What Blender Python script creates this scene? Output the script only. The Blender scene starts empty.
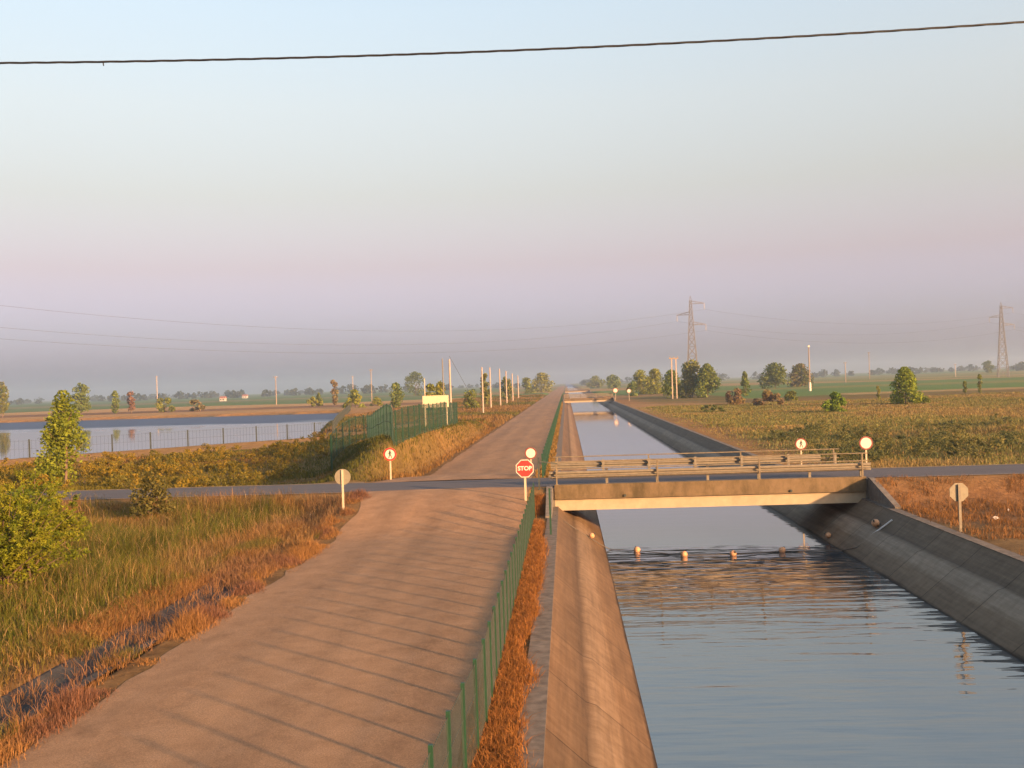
import bpy, math, random
import numpy as np
from mathutils import Vector, Matrix

random.seed(7)
RNG = np.random.default_rng(11)
S = bpy.context.scene
COL = S.collection
R = math.radians

# ------------------------------------------------------------------ camera
F_PX = 1035.0
VPX, VPY = 566.0, 382.5          # where the canal's direction meets the picture
ROLL = 0.033
CAM_Z = 5.0
Yc = Vector((VPX - 512, -(VPY - 384), -F_PX)).normalized()
Zc = Vector((-math.sin(ROLL), math.cos(ROLL), 0))
Zc = (Zc - Yc * Zc.dot(Yc)).normalized()
Xc = Yc.cross(Zc)
Rm = Matrix((Xc, Yc, Zc))        # rows = world axes in camera space
cam_d = bpy.data.cameras.new('camera')
cam = bpy.data.objects.new('camera', cam_d)
COL.objects.link(cam)
cam_d.sensor_width = 36.0
cam_d.lens = F_PX / 1024 * 36.0
cam_d.clip_start = 0.1
cam_d.clip_end = 12000
cam.matrix_world = Matrix.Translation((0, 0, CAM_Z)) @ Rm.to_4x4()
S.camera = cam


def at_pix(px, py, d):
    """point seen at a picture position, d metres along the canal"""
    c = Vector((px - 512, -(py - 384), -F_PX))
    w = Vector((Xc.dot(c), Yc.dot(c), Zc.dot(c)))
    return w * (d / w.y) + Vector((0, 0, CAM_Z))


def lat(px, py, d):
    return at_pix(px, py, d).x


def hgt(px, py, d):
    return at_pix(px, py, d).z


# ------------------------------------------------------------------ numbers
SUN_ELEV, SUN_AZ = 11.0, 131.0
WATER_Z = -1.44
XL, XR = -0.48, 11.56            # canal lips
COPE_L, COPE_R = -0.86, 11.88     # outer edge of the copings
RX0, RX1 = -7.95, -1.62          # service road
CY0, CY1 = 41.9, 45.7            # cross road
CZ = 0.85                        # its level
RES_W = -0.5
RES = np.array([(-26.5, 109.0), (-53.5, 244.0), (-420.0, 290.0), (-420.0, 72.0), (-62.0, 72.0), (-47.0, 85.5), (-39.7, 93.8)])


def sstep(a, b, x):
    t = np.clip((np.asarray(x, float) - a) / (b - a), 0, 1)
    return t * t * (3 - 2 * t)


def vnoise(x, y, scale, seed=0):
    x = np.asarray(x, float) / scale
    y = np.asarray(y, float) / scale
    xi, yi = np.floor(x).astype(np.int64), np.floor(y).astype(np.int64)
    fx, fy = x - xi, y - yi
    fx = fx * fx * (3 - 2 * fx)
    fy = fy * fy * (3 - 2 * fy)

    def h(a, b):
        n = (a * 374761393 + b * 668265263 + seed * 974711 + 1013) & 0x7FFFFFFF
        n = ((n ^ (n >> 13)) * 1274126177) & 0x7FFFFFFF
        n = n ^ (n >> 16)
        return (n & 0xFFFF) / 65535.0
    return (h(xi, yi) * (1 - fx) + h(xi + 1, yi) * fx) * (1 - fy) + (h(xi, yi + 1) * (1 - fx) + h(xi + 1, yi + 1) * fx) * fy


def poly_sd(x, y, P):
    """signed distance to a polygon, negative inside"""
    x = np.asarray(x, float)
    y = np.asarray(y, float)
    d = np.full(x.shape, 1e18)
    ins = np.zeros(x.shape, bool)
    n = len(P)
    for i in range(n):
        ax, ay = P[i]
        bx, by = P[(i + 1) % n]
        ex, ey = bx - ax, by - ay
        t = np.clip(((x - ax) * ex + (y - ay) * ey) / (ex * ex + ey * ey), 0, 1)
        d = np.minimum(d, (x - ax - ex * t) ** 2 + (y - ay - ey * t) ** 2)
        c = ((ay > y) != (by > y)) & (x < (bx - ax) * (y - ay) / (by - ay + 1e-12) + ax)
        ins ^= c
    d = np.sqrt(d)
    return np.where(ins, -d, d)


def road_prof(y):
    """level of the service road along its length"""
    y = np.asarray(y, float)
    return CZ * sstep(33.5, 41.7, y) * (1 - sstep(46.1, 60, y))


def zg(x, y):
    x = np.asarray(x, float)
    y = np.asarray(y, float)
    x, y = np.broadcast_arrays(x, y)
    far = sstep(60, 250, y)
    z = (vnoise(x, y, 7, 1) - .5) * .22 + (vnoise(x, y, 2.3, 2) - .5) * .08
    z = z * (1 - .5 * far) + (vnoise(x, y, 90, 3) - .4) * .9 * sstep(120, 400, y) * np.where(x < -15, sstep(330, 480, y), 1)
    # land rises very gently far to the right
    z = z + 5.0 * sstep(60, 1500, x) * sstep(150, 1500, y) + .5 * sstep(20, 80, x) * sstep(80, 240, y)
    # meadow beside the ditch is a touch lower, then level
    z = z + .25 * sstep(-10, -22, x) * (1 - sstep(50, 60, y))
    # fenced mound left of the road past the crossing
    prof = np.interp(y, [44, 49, 57, 70, 94, 130, 175], [.55, .95, 2.0, 1.9, 1.5, .5, 0])
    low = np.interp(y, [46, 70, 76, 83, 100, 140], [-.2, -.5, .2, .75, .3, 0]) * sstep(-27, -19, x)
    side = sstep(-8.3, -10.2, x)
    xf = np.interp(y, [44, 57.5, 83, 120, 140], [-9.6, -9.8, -16.6, -18.0, -24])
    back = sstep(xf - .4, xf - 4.5, x)
    prof = prof * (1 - .5 * sstep(-10.2, -16.5, x) * (1 - sstep(95, 120, y)))
    mound = (prof * (1 - back) + low * back) * side
    z = z + mound * sstep(45, 47, y)
    # reservoir basin with a low bank round it
    sd = poly_sd(x, y, RES)
    z = np.where(sd < 4, z * sstep(0.5, 4, sd) + .02, z)
    z = np.where(sd < 14, z + .12 * (1 - sstep(1.0, 5, np.abs(sd))), z)
    z = np.where(sd < 0.6, np.minimum(z, .05 - np.clip(.6 - sd, 0, 4) * .55), z)
    # embankment under the cross road
    emb = sstep(38.6, 41.5, y) * (1 - sstep(46.1, 49.0, y))
    z = z * (1 - emb) + (CZ - .05) * emb
    # flat strips: verges, canal edges, service road
    rp = road_prof(y)
    k = sstep(-9.9, -8.4, x) * (1 - sstep(-.6, 0, x))
    lev = np.where(x > -1.58, np.maximum(rp * .0, (CZ - .05) * emb), rp - .05)
    z = z * (1 - k) + lev * k
    kr = (1 - sstep(12.2, 13.4, x)) * sstep(8, 9, x)
    z = z * (1 - kr) + ((CZ - .05) * emb) * kr
    # ditch left of the near road
    dt = np.clip(1 - np.abs(x + 9.15) / .66, 0, 1)
    z = z - np.where((y < 29.4), np.minimum(dt * 3.2, 1) * .42, 0)
    return z


def zg1(x, y):
    return float(zg(np.array([x]), np.array([y]))[0])


# ------------------------------------------------------------------ materials
def new_mat(name):
    m = bpy.data.materials.new(name)
    m.use_nodes = True
    nt = m.node_tree
    nt.nodes.clear()
    out = nt.nodes.new('ShaderNodeOutputMaterial')
    b = nt.nodes.new('ShaderNodeBsdfPrincipled')
    nt.links.new(b.outputs[0], out.inputs[0])
    return m, nt, b, out


def N(nt, t, **kw):
    n = nt.nodes.new(t)
    for k, v in kw.items():
        setattr(n, k, v)
    return n


def pos(nt, scale=(1, 1, 1)):
    g = N(nt, 'ShaderNodeNewGeometry')
    mp = N(nt, 'ShaderNodeMapping')
    mp.inputs['Scale'].default_value = scale
    nt.links.new(g.outputs['Position'], mp.inputs['Vector'])
    return mp.outputs[0]


def noise(nt, vec, scale, detail=4, rough=.6):
    n = N(nt, 'ShaderNodeTexNoise')
    n.inputs['Scale'].default_value = scale
    n.inputs['Detail'].default_value = detail
    n.inputs['Roughness'].default_value = rough
    nt.links.new(vec, n.inputs['Vector'])
    return n.outputs[0]


def ramp(nt, fac, stops):
    r = N(nt, 'ShaderNodeValToRGB')
    e = r.color_ramp.elements
    while len(e) < len(stops):
        e.new(.5)
    for i, (p, c) in enumerate(stops):
        e[i].position = p
        e[i].color = (*c, 1) if len(c) == 3 else c
    nt.links.new(fac, r.inputs[0])
    return r.outputs[0]


def mix(nt, a, b, fac=.5, mode='MIX'):
    m = N(nt, 'ShaderNodeMix', data_type='RGBA', blend_type=mode)
    for s, v in ((0, fac), (6, a), (7, b)):
        if isinstance(v, (int, float)):
            m.inputs[s].default_value = v
        elif isinstance(v, tuple):
            m.inputs[s].default_value = (*v, 1)
        else:
            nt.links.new(v, m.inputs[s])
    return m.outputs[2]


def math_n(nt, op, a, b=None):
    m = N(nt, 'ShaderNodeMath', operation=op)
    for i, v in enumerate((a, b)):
        if v is None:
            continue
        if isinstance(v, (int, float)):
            m.inputs[i].default_value = v
        else:
            nt.links.new(v, m.inputs[i])
    return m.outputs[0]


def bump(nt, bsdf, h, strength=.5, dist=.02):
    b = N(nt, 'ShaderNodeBump')
    b.inputs['Strength'].default_value = strength
    b.inputs['Distance'].default_value = dist
    nt.links.new(h, b.inputs['Height'])
    nt.links.new(b.outputs[0], bsdf.inputs['Normal'])


def simple(name, col, rough=.7, metal=0, var=.25, scale=6, bmp=.2, spec=.3):
    m, nt, b, o = new_mat(name)
    tc = N(nt, 'ShaderNodeTexCoord').outputs['Object']
    n = noise(nt, tc, scale, 5)
    lo = tuple(c * (1 - var) for c in col)
    hi = tuple(min(1, c * (1 + var)) for c in col)
    nt.links.new(ramp(nt, n, [(.3, lo), (.7, hi)]), b.inputs['Base Color'])
    b.inputs['Roughness'].default_value = rough
    b.inputs['Metallic'].default_value = metal
    b.inputs['Specular IOR Level'].default_value = spec
    if bmp:
        bump(nt, b, n, bmp, .01)
    return m


def leaf_mat(name, trans=.35):
    m, nt, b, out = new_mat(name)
    at = N(nt, 'ShaderNodeAttribute', attribute_name='Col')
    b.inputs['Roughness'].default_value = .75
    b.inputs['Specular IOR Level'].default_value = .15
    nt.links.new(at.outputs['Color'], b.inputs['Base Color'])
    t = N(nt, 'ShaderNodeBsdfTranslucent')
    nt.links.new(at.outputs['Color'], t.inputs['Color'])
    mx = N(nt, 'ShaderNodeMixShader')
    mx.inputs[0].default_value = trans
    nt.links.new(b.outputs[0], mx.inputs[1])
    nt.links.new(t.outputs[0], mx.inputs[2])
    nt.links.new(mx.outputs[0], out.inputs[0])
    return m


M = {}


def build_materials():
    M['leaf'] = leaf_mat('foliage', .35)
    M['blade'] = leaf_mat('grass_blades', .3)
    M['bark'] = simple('bark', (.13, .09, .065), .9, scale=4, bmp=.6)
    # ground: colours from the land zones, broken up by noise
    m, nt, b, o = new_mat('soil_and_sward')
    at = N(nt, 'ShaderNodeAttribute', attribute_name='Col')
    p = pos(nt)
    n1 = noise(nt, p, .9, 8, .7)
    n2 = noise(nt, p, 9, 6, .7)
    n3 = noise(nt, p, .05, 5, .6)
    c = mix(nt, at.outputs['Color'], ramp(nt, n1, [(.25, (.55, .5, .45)), (.75, (1.45, 1.4, 1.3))]), 1, 'MULTIPLY')
    c = mix(nt, c, ramp(nt, n2, [(.3, (.62, .6, .58)), (.7, (1.3, 1.3, 1.3))]), .9, 'MULTIPLY')
    c = mix(nt, c, ramp(nt, n3, [(.3, (.85, .9, .85)), (.7, (1.15, 1.08, 1.0))]), 1, 'MULTIPLY')
    nt.links.new(c, b.inputs['Base Color'])
    b.inputs['Roughness'].default_value = .95
    b.inputs['Specular IOR Level'].default_value = .1
    bump(nt, b, mix(nt, n1, n2, .4), .9, .12)
    M['ground'] = m
    # old chip sealed service road
    m, nt, b, o = new_mat('worn_chipseal')
    p = pos(nt)
    ps = pos(nt, (1, .18, 1))
    fine = noise(nt, p, 38, 3, .85)
    grit = noise(nt, p, 110, 2, .8)
    mid = noise(nt, p, 1.5, 10, .75)
    big = noise(nt, ps, .5, 6, .65)
    c = ramp(nt, mid, [(.25, (.19, .112, .062)), (.5, (.255, .155, .088)), (.8, (.315, .2, .122))])
    c = mix(nt, c, ramp(nt, big, [(.3, (.78, .78, .79)), (.65, (1.1, 1.07, 1.02))]), 1, 'MULTIPLY')
    c = mix(nt, c, ramp(nt, fine, [(.2, (.35, .35, .36)), (.5, (1, 1, 1)), (.8, (1.75, 1.7, 1.65))]), .8, 'MULTIPLY')
    c = mix(nt, c, ramp(nt, grit, [(.25, (.5, .5, .5)), (.75, (1.5, 1.5, 1.5))]), .7, 'MULTIPLY')
    # two paler wheel tracks along the road, worn through the seal in places
    g = N(nt, 'ShaderNodeNewGeometry')
    sx = N(nt, 'ShaderNodeSeparateXYZ')
    nt.links.new(g.outputs['Position'], sx.inputs[0])
    wob = math_n(nt, 'MULTIPLY', math_n(nt, 'SUBTRACT', noise(nt, pos(nt, (.3, .1, 1)), 1.0, 3), .5), 1.6)
    tr = math_n(nt, 'PINGPONG', math_n(nt, 'ADD', math_n(nt, 'ADD', sx.outputs['X'], 5.65), wob), .95)
    c = mix(nt, c, ramp(nt, tr, [(.0, (1.10, 1.08, 1.05)), (.45, (1.0, 1.0, 1.0)), (.95, (.9, .89, .88))]), .8, 'MULTIPLY')
    patch = noise(nt, pos(nt, (.55, .4, 1)), .9, 6, .7)
    c = mix(nt, c, ramp(nt, patch, [(.30, (.66, .64, .62)), (.40, (1, 1, 1))]), .8, 'MULTIPLY')
    nt.links.new(c, b.inputs['Base Color'])
    b.inputs['Roughness'].default_value = .92
    b.inputs['Specular IOR Level'].default_value = .15
    bump(nt, b, mix(nt, fine, mid, .4), .55, .02)
    M['road'] = m
    # cross road asphalt
    m, nt, b, o = new_mat('grey_asphalt')
    p = pos(nt)
    fine = noise(nt, p, 30, 4, .8)
    mid = noise(nt, pos(nt, (.12, 1, 1)), 1.6, 6, .7)
    c = ramp(nt, mid, [(.3, (.042, .038, .043)), (.75, (.07, .062, .066))])
    c = mix(nt, c, ramp(nt, fine, [(.25, (.6, .6, .6)), (.75, (1.4, 1.4, 1.4))]), .8, 'MULTIPLY')
    nt.links.new(c, b.inputs['Base Color'])
    b.inputs['Roughness'].default_value = .85
    bump(nt, b, fine, .5, .015)
    M['asphalt'] = m
    M['edge_line'] = simple('pale_gravel_edge', (.22, .17, .12), .9, scale=20)
    # canal lining: cast panels with joints, lime band, dirt
    m, nt, b, o = new_mat('canal_concrete')
    g = N(nt, 'ShaderNodeNewGeometry')
    sx = N(nt, 'ShaderNodeSeparateXYZ')
    nt.links.new(g.outputs['Position'], sx.inputs[0])
    p = pos(nt)
    n1 = noise(nt, p, 1.3, 8, .7)
    n2 = noise(nt, pos(nt, (1, .08, 2.5)), 4, 6, .7)
    n3 = noise(nt, pos(nt, (1, 1.6, .3)), 3, 5, .6)
    c = ramp(nt, n1, [(.25, (.108, .080, .056)), (.75, (.158, .122, .09))])
    c = mix(nt, c, ramp(nt, n2, [(.3, (.72, .72, .72)), (.7, (1.2, 1.2, 1.2))]), .9, 'MULTIPLY')
    c = mix(nt, c, ramp(nt, n3, [(.35, (.75, .72, .68)), (.7, (1.1, 1.1, 1.1))]), .6, 'MULTIPLY')
    zz = math_n(nt, 'ADD', sx.outputs['Z'], math_n(nt, 'MULTIPLY', math_n(nt, 'SUBTRACT', n2, .5), .16))
    band = ramp(nt, math_n(nt, 'MULTIPLY_ADD', zz, .5), [(0, (0, 0, 0)), (1, (1, 1, 1))])
    # map z -1.6..0.4 to 0..1
    zf = math_n(nt, 'DIVIDE', math_n(nt, 'ADD', zz, 1.6), 2.0)
    stain = ramp(nt, zf, [(.085, (.16, .15, .13)), (.115, (.85, .8, .74)), (.3, (1.05, 1, .93)), (.36, (1.4, 1.42, 1.45)), (.5, (1.42, 1.48, 1.55)), (.53, (.6, .58, .56)), (.6, (.82, .79, .74)), (.8, (.92, .88, .84))])
    c = mix(nt, c, stain, 1, 'MULTIPLY')
    # tint balances sun and shade in colour: sunlit bank darker and warmer, shaded paler
    bank_tint = ramp(nt, math_n(nt, 'MULTIPLY', math_n(nt, 'LESS_THAN', sx.outputs['X'], 5.0), n3), [(0, (1.15, 1.16, 1.14)), (.3, (.86, .72, .54)), (.7, (.92, .80, .66))])
    c = mix(nt, c, bank_tint, 1, 'MULTIPLY')
    yy = math_n(nt, 'ADD', sx.outputs['Y'], math_n(nt, 'MULTIPLY', sx.outputs['X'], .02))
    fr = math_n(nt, 'PINGPONG', yy, 1.5)
    joint = ramp(nt, fr, [(0, (.32, .3, .28)), (.018, (.36, .34, .32)), (.026, (1, 1, 1))])
    c = mix(nt, c, joint, .8, 'MULTIPLY')
    # tint differs a little from panel to panel
    wn = N(nt, 'ShaderNodeTexWhiteNoise', noise_dimensions='1D')
    nt.links.new(math_n(nt, 'FLOOR', math_n(nt, 'DIVIDE', yy, 3.0)), wn.inputs['W'])
    c = mix(nt, c, ramp(nt, wn.outputs['Value'], [(0, (.86, .86, .86)), (1, (1.1, 1.08, 1.05))]), 1, 'MULTIPLY')
    nt.links.new(c, b.inputs['Base Color'])
    b.inputs['Roughness'].default_value = .85
    b.inputs['Specular IOR Level'].default_value = .25
    bump(nt, b, mix(nt, n1, joint, .4), .35, .03)
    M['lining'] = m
    # bridge concrete with damp streaks running down
    m, nt, b, o = new_mat('bridge_concrete')
    p = pos(nt)
    n1 = noise(nt, p, 2.2, 7, .7)
    n2 = noise(nt, pos(nt, (1.0, 1.0, .45)), 1.5, 9, .75)
    c = ramp(nt, n1, [(.25, (.105, .075, .043)), (.75, (.155, .112, .068))])
    c = mix(nt, c, ramp(nt, n2, [(.34, (.36, .36, .2)), (.50, (.85, .82, .66)), (.64, (1.2, 1.15, 1.08))]), .9, 'MULTIPLY')
    nt.links.new(c, b.inputs['Base Color'])
    b.inputs['Roughness'].default_value = .9
    bump(nt, b, n1, .4, .02)
    M['bridge'] = m
    M['girder'] = simple('pale_girder_concrete', (.33, .27, .185), .85, scale=3, var=.12, bmp=.2)
    M['grey_concrete'] = simple('grey_concrete', (.14, .122, .102), .9, scale=5, var=.25, bmp=.4)
    M['coping'] = simple('grey_coping', (.125, .10, .078), .95, scale=4, var=.4, bmp=.5)
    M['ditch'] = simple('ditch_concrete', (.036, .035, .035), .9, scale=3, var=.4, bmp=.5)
    # waters
    def water(name, body, windy=None, scale=1.0, strength=.12):
        m, nt, b, o = new_mat(name)
        b.inputs['Base Color'].default_value = (*body, 1)
        b.inputs['Roughness'].default_value = .03
        b.inputs['IOR'].default_value = 2.65
        b.inputs['Specular IOR Level'].default_value = .5
        p = pos(nt, (.2 * scale, 1.0 * scale, 1))
        n1 = noise(nt, p, 2.6, 2, .45)
        n2 = noise(nt, pos(nt, (.5 * scale, 1.6 * scale, 1)), .55, 3, .5)
        h = math_n(nt, 'ADD', n1, math_n(nt, 'MULTIPLY', n2, 1.6))
        bp = N(nt, 'ShaderNodeBump')
        bp.inputs['Distance'].default_value = .05
        nt.links.new(h, bp.inputs['Height'])
        nt.links.new(bp.outputs[0], b.inputs['Normal'])
        g = N(nt, 'ShaderNodeNewGeometry')
        s = N(nt, 'ShaderNodeSeparateXYZ')
        nt.links.new(g.outputs['Position'], s.inputs[0])
        return m, nt, b, bp, s, p
    m, nt, b, bp, s, p = water('canal_water', (.022, .033, .042))
    # ruffled on this side of the bridge, smooth beyond it
    patch = noise(nt, pos(nt, (.25, .25, 1)), .5, 3, .5)
    yv = math_n(nt, 'ADD', s.outputs['Y'], math_n(nt, 'MULTIPLY', math_n(nt, 'SUBTRACT', patch, .5), 5))
    rf = ramp(nt, math_n(nt, 'DIVIDE', yv, 100), [(.0, (.38, .38, .38)), (.2, (.40, .40, .40)), (.30, (.42, .42, .42)), (.375, (.62, .62, .62)), (.39, (.62, .62, .62)), (.40, (.05, .05, .05)), (1, (.035, .035, .035))])
    nt.links.new(rf, bp.inputs['Strength'])
    M['water'] = m
    m, nt, b, bp, s, p = water('reservoir_water', (.07, .09, .12), scale=.8)
    wind = noise(nt, pos(nt, (.02, .05, 1)), 1.0, 5, .6)
    yv = math_n(nt, 'ADD', s.outputs['Y'], math_n(nt, 'MULTIPLY', math_n(nt, 'SUBTRACT', wind, .5), 60))
    wf = ramp(nt, math_n(nt, 'DIVIDE', yv, 400), [(.43, (0, 0, 0)), (.475, (1, 1, 1))])
    nt.links.new(ramp(nt, wf, [(0, (.04, .04, .04)), (1, (1, 1, 1))]), bp.inputs['Strength'])
    nt.links.new(ramp(nt, wf, [(0, (.03, .03, .03)), (1, (.42, .42, .42))]), b.inputs['Roughness'])
    nt.links.new(ramp(nt, wf, [(0, (.5, .5, .5)), (1, (.02, .02, .02))]), b.inputs['Specular IOR Level'])
    nt.links.new(mix(nt, (.06, .045, .042), (.010, .017, .06), wf), b.inputs['Base Color'])  # sky blue reflected by the ruffled part put into its base colour
    M['reservoir'] = m
    # metals, paints
    M['green'] = simple('green_fence_paint', (.009, .045, .022), .5, var=.2, spec=.4)
    M['dkgreen'] = simple('green_coated_wire', (.011, .042, .033), .6, var=.15, bmp=0)
    M['dark_post'] = simple('dark_weathered_metal', (.04, .05, .045), .7, var=.3)
    M['galv'] = simple('galvanised_steel', (.175, .155, .118), .6, metal=.2, var=.15, bmp=.1)
    M['rail'] = simple('weathered_rail_paint', (.15, .122, .08), .7, var=.3, bmp=.1)
    M['lattice'] = simple('lattice_steel', (.155, .15, .155), .6, metal=.05, var=.1, bmp=0)
    M['white'] = simple('white_sign_face', (.55, .5, .42), .45, var=.03, scale=9, bmp=0)
    M['red'] = simple('red_sign_paint', (.62, .035, .03), .45, var=.06, bmp=0)
    M['dullred'] = simple('faded_red_sign_paint', (.17, .035, .03), .5, var=.1, bmp=0)
    M['black'] = simple('black_pictogram', (.02, .02, .02), .6, var=.1, bmp=0)
    M['signback'] = simple('grey_sign_back', (.2, .18, .13), .6, metal=.1, var=.12, bmp=0)
    M['cream_post'] = simple('cream_post_paint', (.42, .35, .25), .6, var=.12, bmp=.05)
    M['pole'] = simple('concrete_pole', (.34, .27, .22), .8, var=.12, bmp=.1)
    M['wood_pole'] = simple('weathered_wood_pole', (.25, .19, .14), .85, var=.25, bmp=.2)
    M['board'] = simple('cream_board', (.33, .28, .19), .6, var=.06, bmp=0)
    M['float'] = simple('faded_orange_plastic', (.46, .25, .13), .5, var=.25, scale=12, bmp=.1)
    M['rope'] = simple('dirty_rope', (.09, .08, .07), .9, var=.2)
    M['pale_pipe'] = simple('pale_plastic_pipe', (.55, .55, .55), .5, var=.1)
    M['cable'] = simple('black_cable_sheath', (.015, .015, .017), .6, var=.2, bmp=0)
    M['wire'] = simple('aluminium_conductor', (.045, .045, .05), .7, metal=0, var=.1, bmp=0)
    M['wall'] = simple('whitewashed_wall', (.4, .37, .33), .8, var=.08)
    M['roof'] = simple('red_tile_roof', (.3, .12, .08), .8, var=.25)
    M['scrap'] = simple('white_plastic_scrap', (.4, .36, .32), .6, var=.1)
    M['glass'] = simple('glass_insulator', (.25, .22, .2), .2, var=.1, bmp=0)


# ------------------------------------------------------------------ mesh helpers
def link(o, parent=None):
    COL.objects.link(o)
    if parent is not None:
        o.parent = parent
    return o


def mesh_np(name, verts, faces_list, mat, parent=None, col=None, smooth=False):
    """faces_list: list of (n,k) integer arrays"""
    me = bpy.data.meshes.new(name)
    verts = np.asarray(verts, np.float32)
    me.vertices.add(len(verts))
    me.vertices.foreach_set('co', verts.ravel())
    loops, starts, tot = [], [], 0
    for f in faces_list:
        f = np.asarray(f, np.int32)
        if not len(f):
            continue
        k = f.shape[1]
        loops.append(f.ravel())
        starts.append(tot + np.arange(len(f), dtype=np.int32) * k)
        tot += len(f) * k
    loops = np.concatenate(loops)
    starts = np.concatenate(starts)
    me.loops.add(len(loops))
    me.loops.foreach_set('vertex_index', loops)
    me.polygons.add(len(starts))
    me.polygons.foreach_set('loop_start', starts)
    if smooth:
        me.polygons.foreach_set('use_smooth', np.ones(len(starts), bool))
    if col is not None:
        a = me.attributes.new('Col', 'FLOAT_COLOR', 'POINT')
        c = np.ones((len(verts), 4), np.float32)
        c[:, :3] = col
        a.data.foreach_set('color', c.ravel())
    me.update(calc_edges=True)
    me.validate()
    me.materials.append(mat)
    return link(bpy.data.objects.new(name, me), parent)


class MB:
    """collects simple solids and links them as one mesh"""

    def __init__(s):
        s.v, s.f = [], []

    def add(s, vs, fs):
        b = len(s.v)
        s.v += [tuple(v) for v in vs]
        s.f += [tuple(b + i for i in f) for f in fs]
        return s

    def box(s, x0, x1, y0, y1, z0, z1):
        return s.add([(x0, y0, z0), (x1, y0, z0), (x1, y1, z0), (x0, y1, z0), (x0, y0, z1), (x1, y0, z1), (x1, y1, z1), (x0, y1, z1)],
                     [(0, 3, 2, 1), (4, 5, 6, 7), (0, 1, 5, 4), (1, 2, 6, 5), (2, 3, 7, 6), (3, 0, 4, 7)])

    def bar(s, a, b, r, n=6, r2=None):
        return s.tube([a, b], [r, r if r2 is None else r2], n)

    def tube(s, path, rad, n=6):
        P = [Vector(p) for p in path]
        if isinstance(rad, (int, float)):
            rad = [rad] * len(P)
        vs, fs = [], []
        for i, p in enumerate(P):
            t = (P[min(i + 1, len(P) - 1)] - P[max(i - 1, 0)])
            t = t.normalized() if t.length > 1e-9 else Vector((0, 0, 1))
            ref = Vector((0, 0, 1)) if abs(t.z) < .9 else Vector((0, 1, 0))
            u = t.cross(ref).normalized()
            w = t.cross(u)
            for k in range(n):
                a = 2 * math.pi * (k + .5) / n
                vs.append(p + (u * math.cos(a) + w * math.sin(a)) * rad[i])
        for i in range(len(P) - 1):
            for k in range(n):
                k2 = (k + 1) % n
                fs.append((i * n + k, i * n + k2, (i + 1) * n + k2, (i + 1) * n + k))
        fs.append(tuple(range(n - 1, -1, -1)))
        fs.append(tuple((len(P) - 1) * n + k for k in range(n)))
        return s.add(vs, fs)

    def prism(s, outline, y0, y1):
        """closed outline of (x, z), given thickness along y"""
        n = len(outline)
        vs = [(x, y0, z) for x, z in outline] + [(x, y1, z) for x, z in outline]
        fs = [tuple(range(n)), tuple(range(2 * n - 1, n - 1, -1))]
        fs += [(i, i + n, (i + 1) % n + n, (i + 1) % n) for i in range(n)]
        return s.add(vs, fs)

    def ring(s, ro, ri, y0, y1, n=32, cx=0, cz=0, off=0):
        vs, fs = [], []
        for k in range(n):
            a = 2 * math.pi * k / n + off
            c, q = math.cos(a), math.sin(a)
            vs += [(cx + ro * c, y0, cz + ro * q), (cx + ri * c, y0, cz + ri * q), (cx + ro * c, y1, cz + ro * q), (cx + ri * c, y1, cz + ri * q)]
        for k in range(n):
            a, b = 4 * k, 4 * ((k + 1) % n)
            fs += [(a, b, b + 1, a + 1), (a + 2, a + 3, b + 3, b + 2), (a, a + 2, b + 2, b), (a + 1, b + 1, b + 3, a + 3)]
        return s.add(vs, fs)

    def disc(s, r, y0, y1, n=32, cx=0, cz=0, off=0):
        return s.prism([(cx + r * math.cos(2 * math.pi * k / n + off), cz + r * math.sin(2 * math.pi * k / n + off)) for k in range(n)], y0, y1)

    def build(s, name, mat, parent=None, smooth=False, loc=None):
        me = bpy.data.meshes.new(name)
        me.from_pydata(s.v, [], s.f)
        if smooth:
            for p in me.polygons:
                p.use_smooth = True
        me.update()
        me.materials.append(mat)
        o = bpy.data.objects.new(name, me)
        if loc:
            o.location = loc
        return link(o, parent)


def tag(o, label=None, cat=None, group=None, kind=None):
    if label:
        o['label'] = label
    if cat:
        o['category'] = cat
    if group:
        o['group'] = group
    if kind:
        o['kind'] = kind
    return o


def empty(name, loc, label, cat, group=None, rz=0):
    o = bpy.data.objects.new(name, None)
    o.empty_display_size = .3
    o.location = loc
    o.rotation_euler = (0, 0, rz)
    COL.objects.link(o)
    return tag(o, label, cat, group)


def copy_tree(o, parent=None):
    c = o.copy()
    COL.objects.link(c)
    if parent is not None:
        c.parent = parent
    for ch in o.children:
        copy_tree(ch, c)
    return c


# ------------------------------------------------------------------ grass and leaves
def blades(name, x, y, h, w, col, lean=.35, label=None, cat=None, z=None, rng=RNG):
    n = len(x)
    if z is None:
        z = zg(x, y)
    z = z - .03
    a = rng.uniform(0, 2 * math.pi, n)          # direction of lean
    b = rng.uniform(0, 2 * math.pi, n)          # facing of the blade
    l = np.abs(rng.normal(0, lean, n)) * h
    dx, dy = np.cos(a) * l, np.sin(a) * l
    wx, wy = np.cos(b) * w / 2, np.sin(b) * w / 2
    V = np.empty((n, 5, 3), np.float32)
    V[:, 0] = np.stack([x - wx, y - wy, z], 1)
    V[:, 1] = np.stack([x + wx, y + wy, z], 1)
    mx, my, mz = x + dx * .35, y + dy * .35, z + h * .6
    V[:, 2] = np.stack([mx + wx * .8, my + wy * .8, mz], 1)
    V[:, 3] = np.stack([mx - wx * .8, my - wy * .8, mz], 1)
    V[:, 4] = np.stack([x + dx, y + dy, z + h * (1 - .12 * lean)], 1)
    i = np.arange(n)[:, None] * 5
    C = np.repeat(np.asarray(col, np.float32), 5, axis=0)
    o = mesh_np(name, V.reshape(-1, 3), [i + np.array([[0, 1, 2, 3]]), i + np.array([[3, 2, 4]])], M['blade'], col=C)
    return tag(o, label, cat, kind='stuff')


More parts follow.
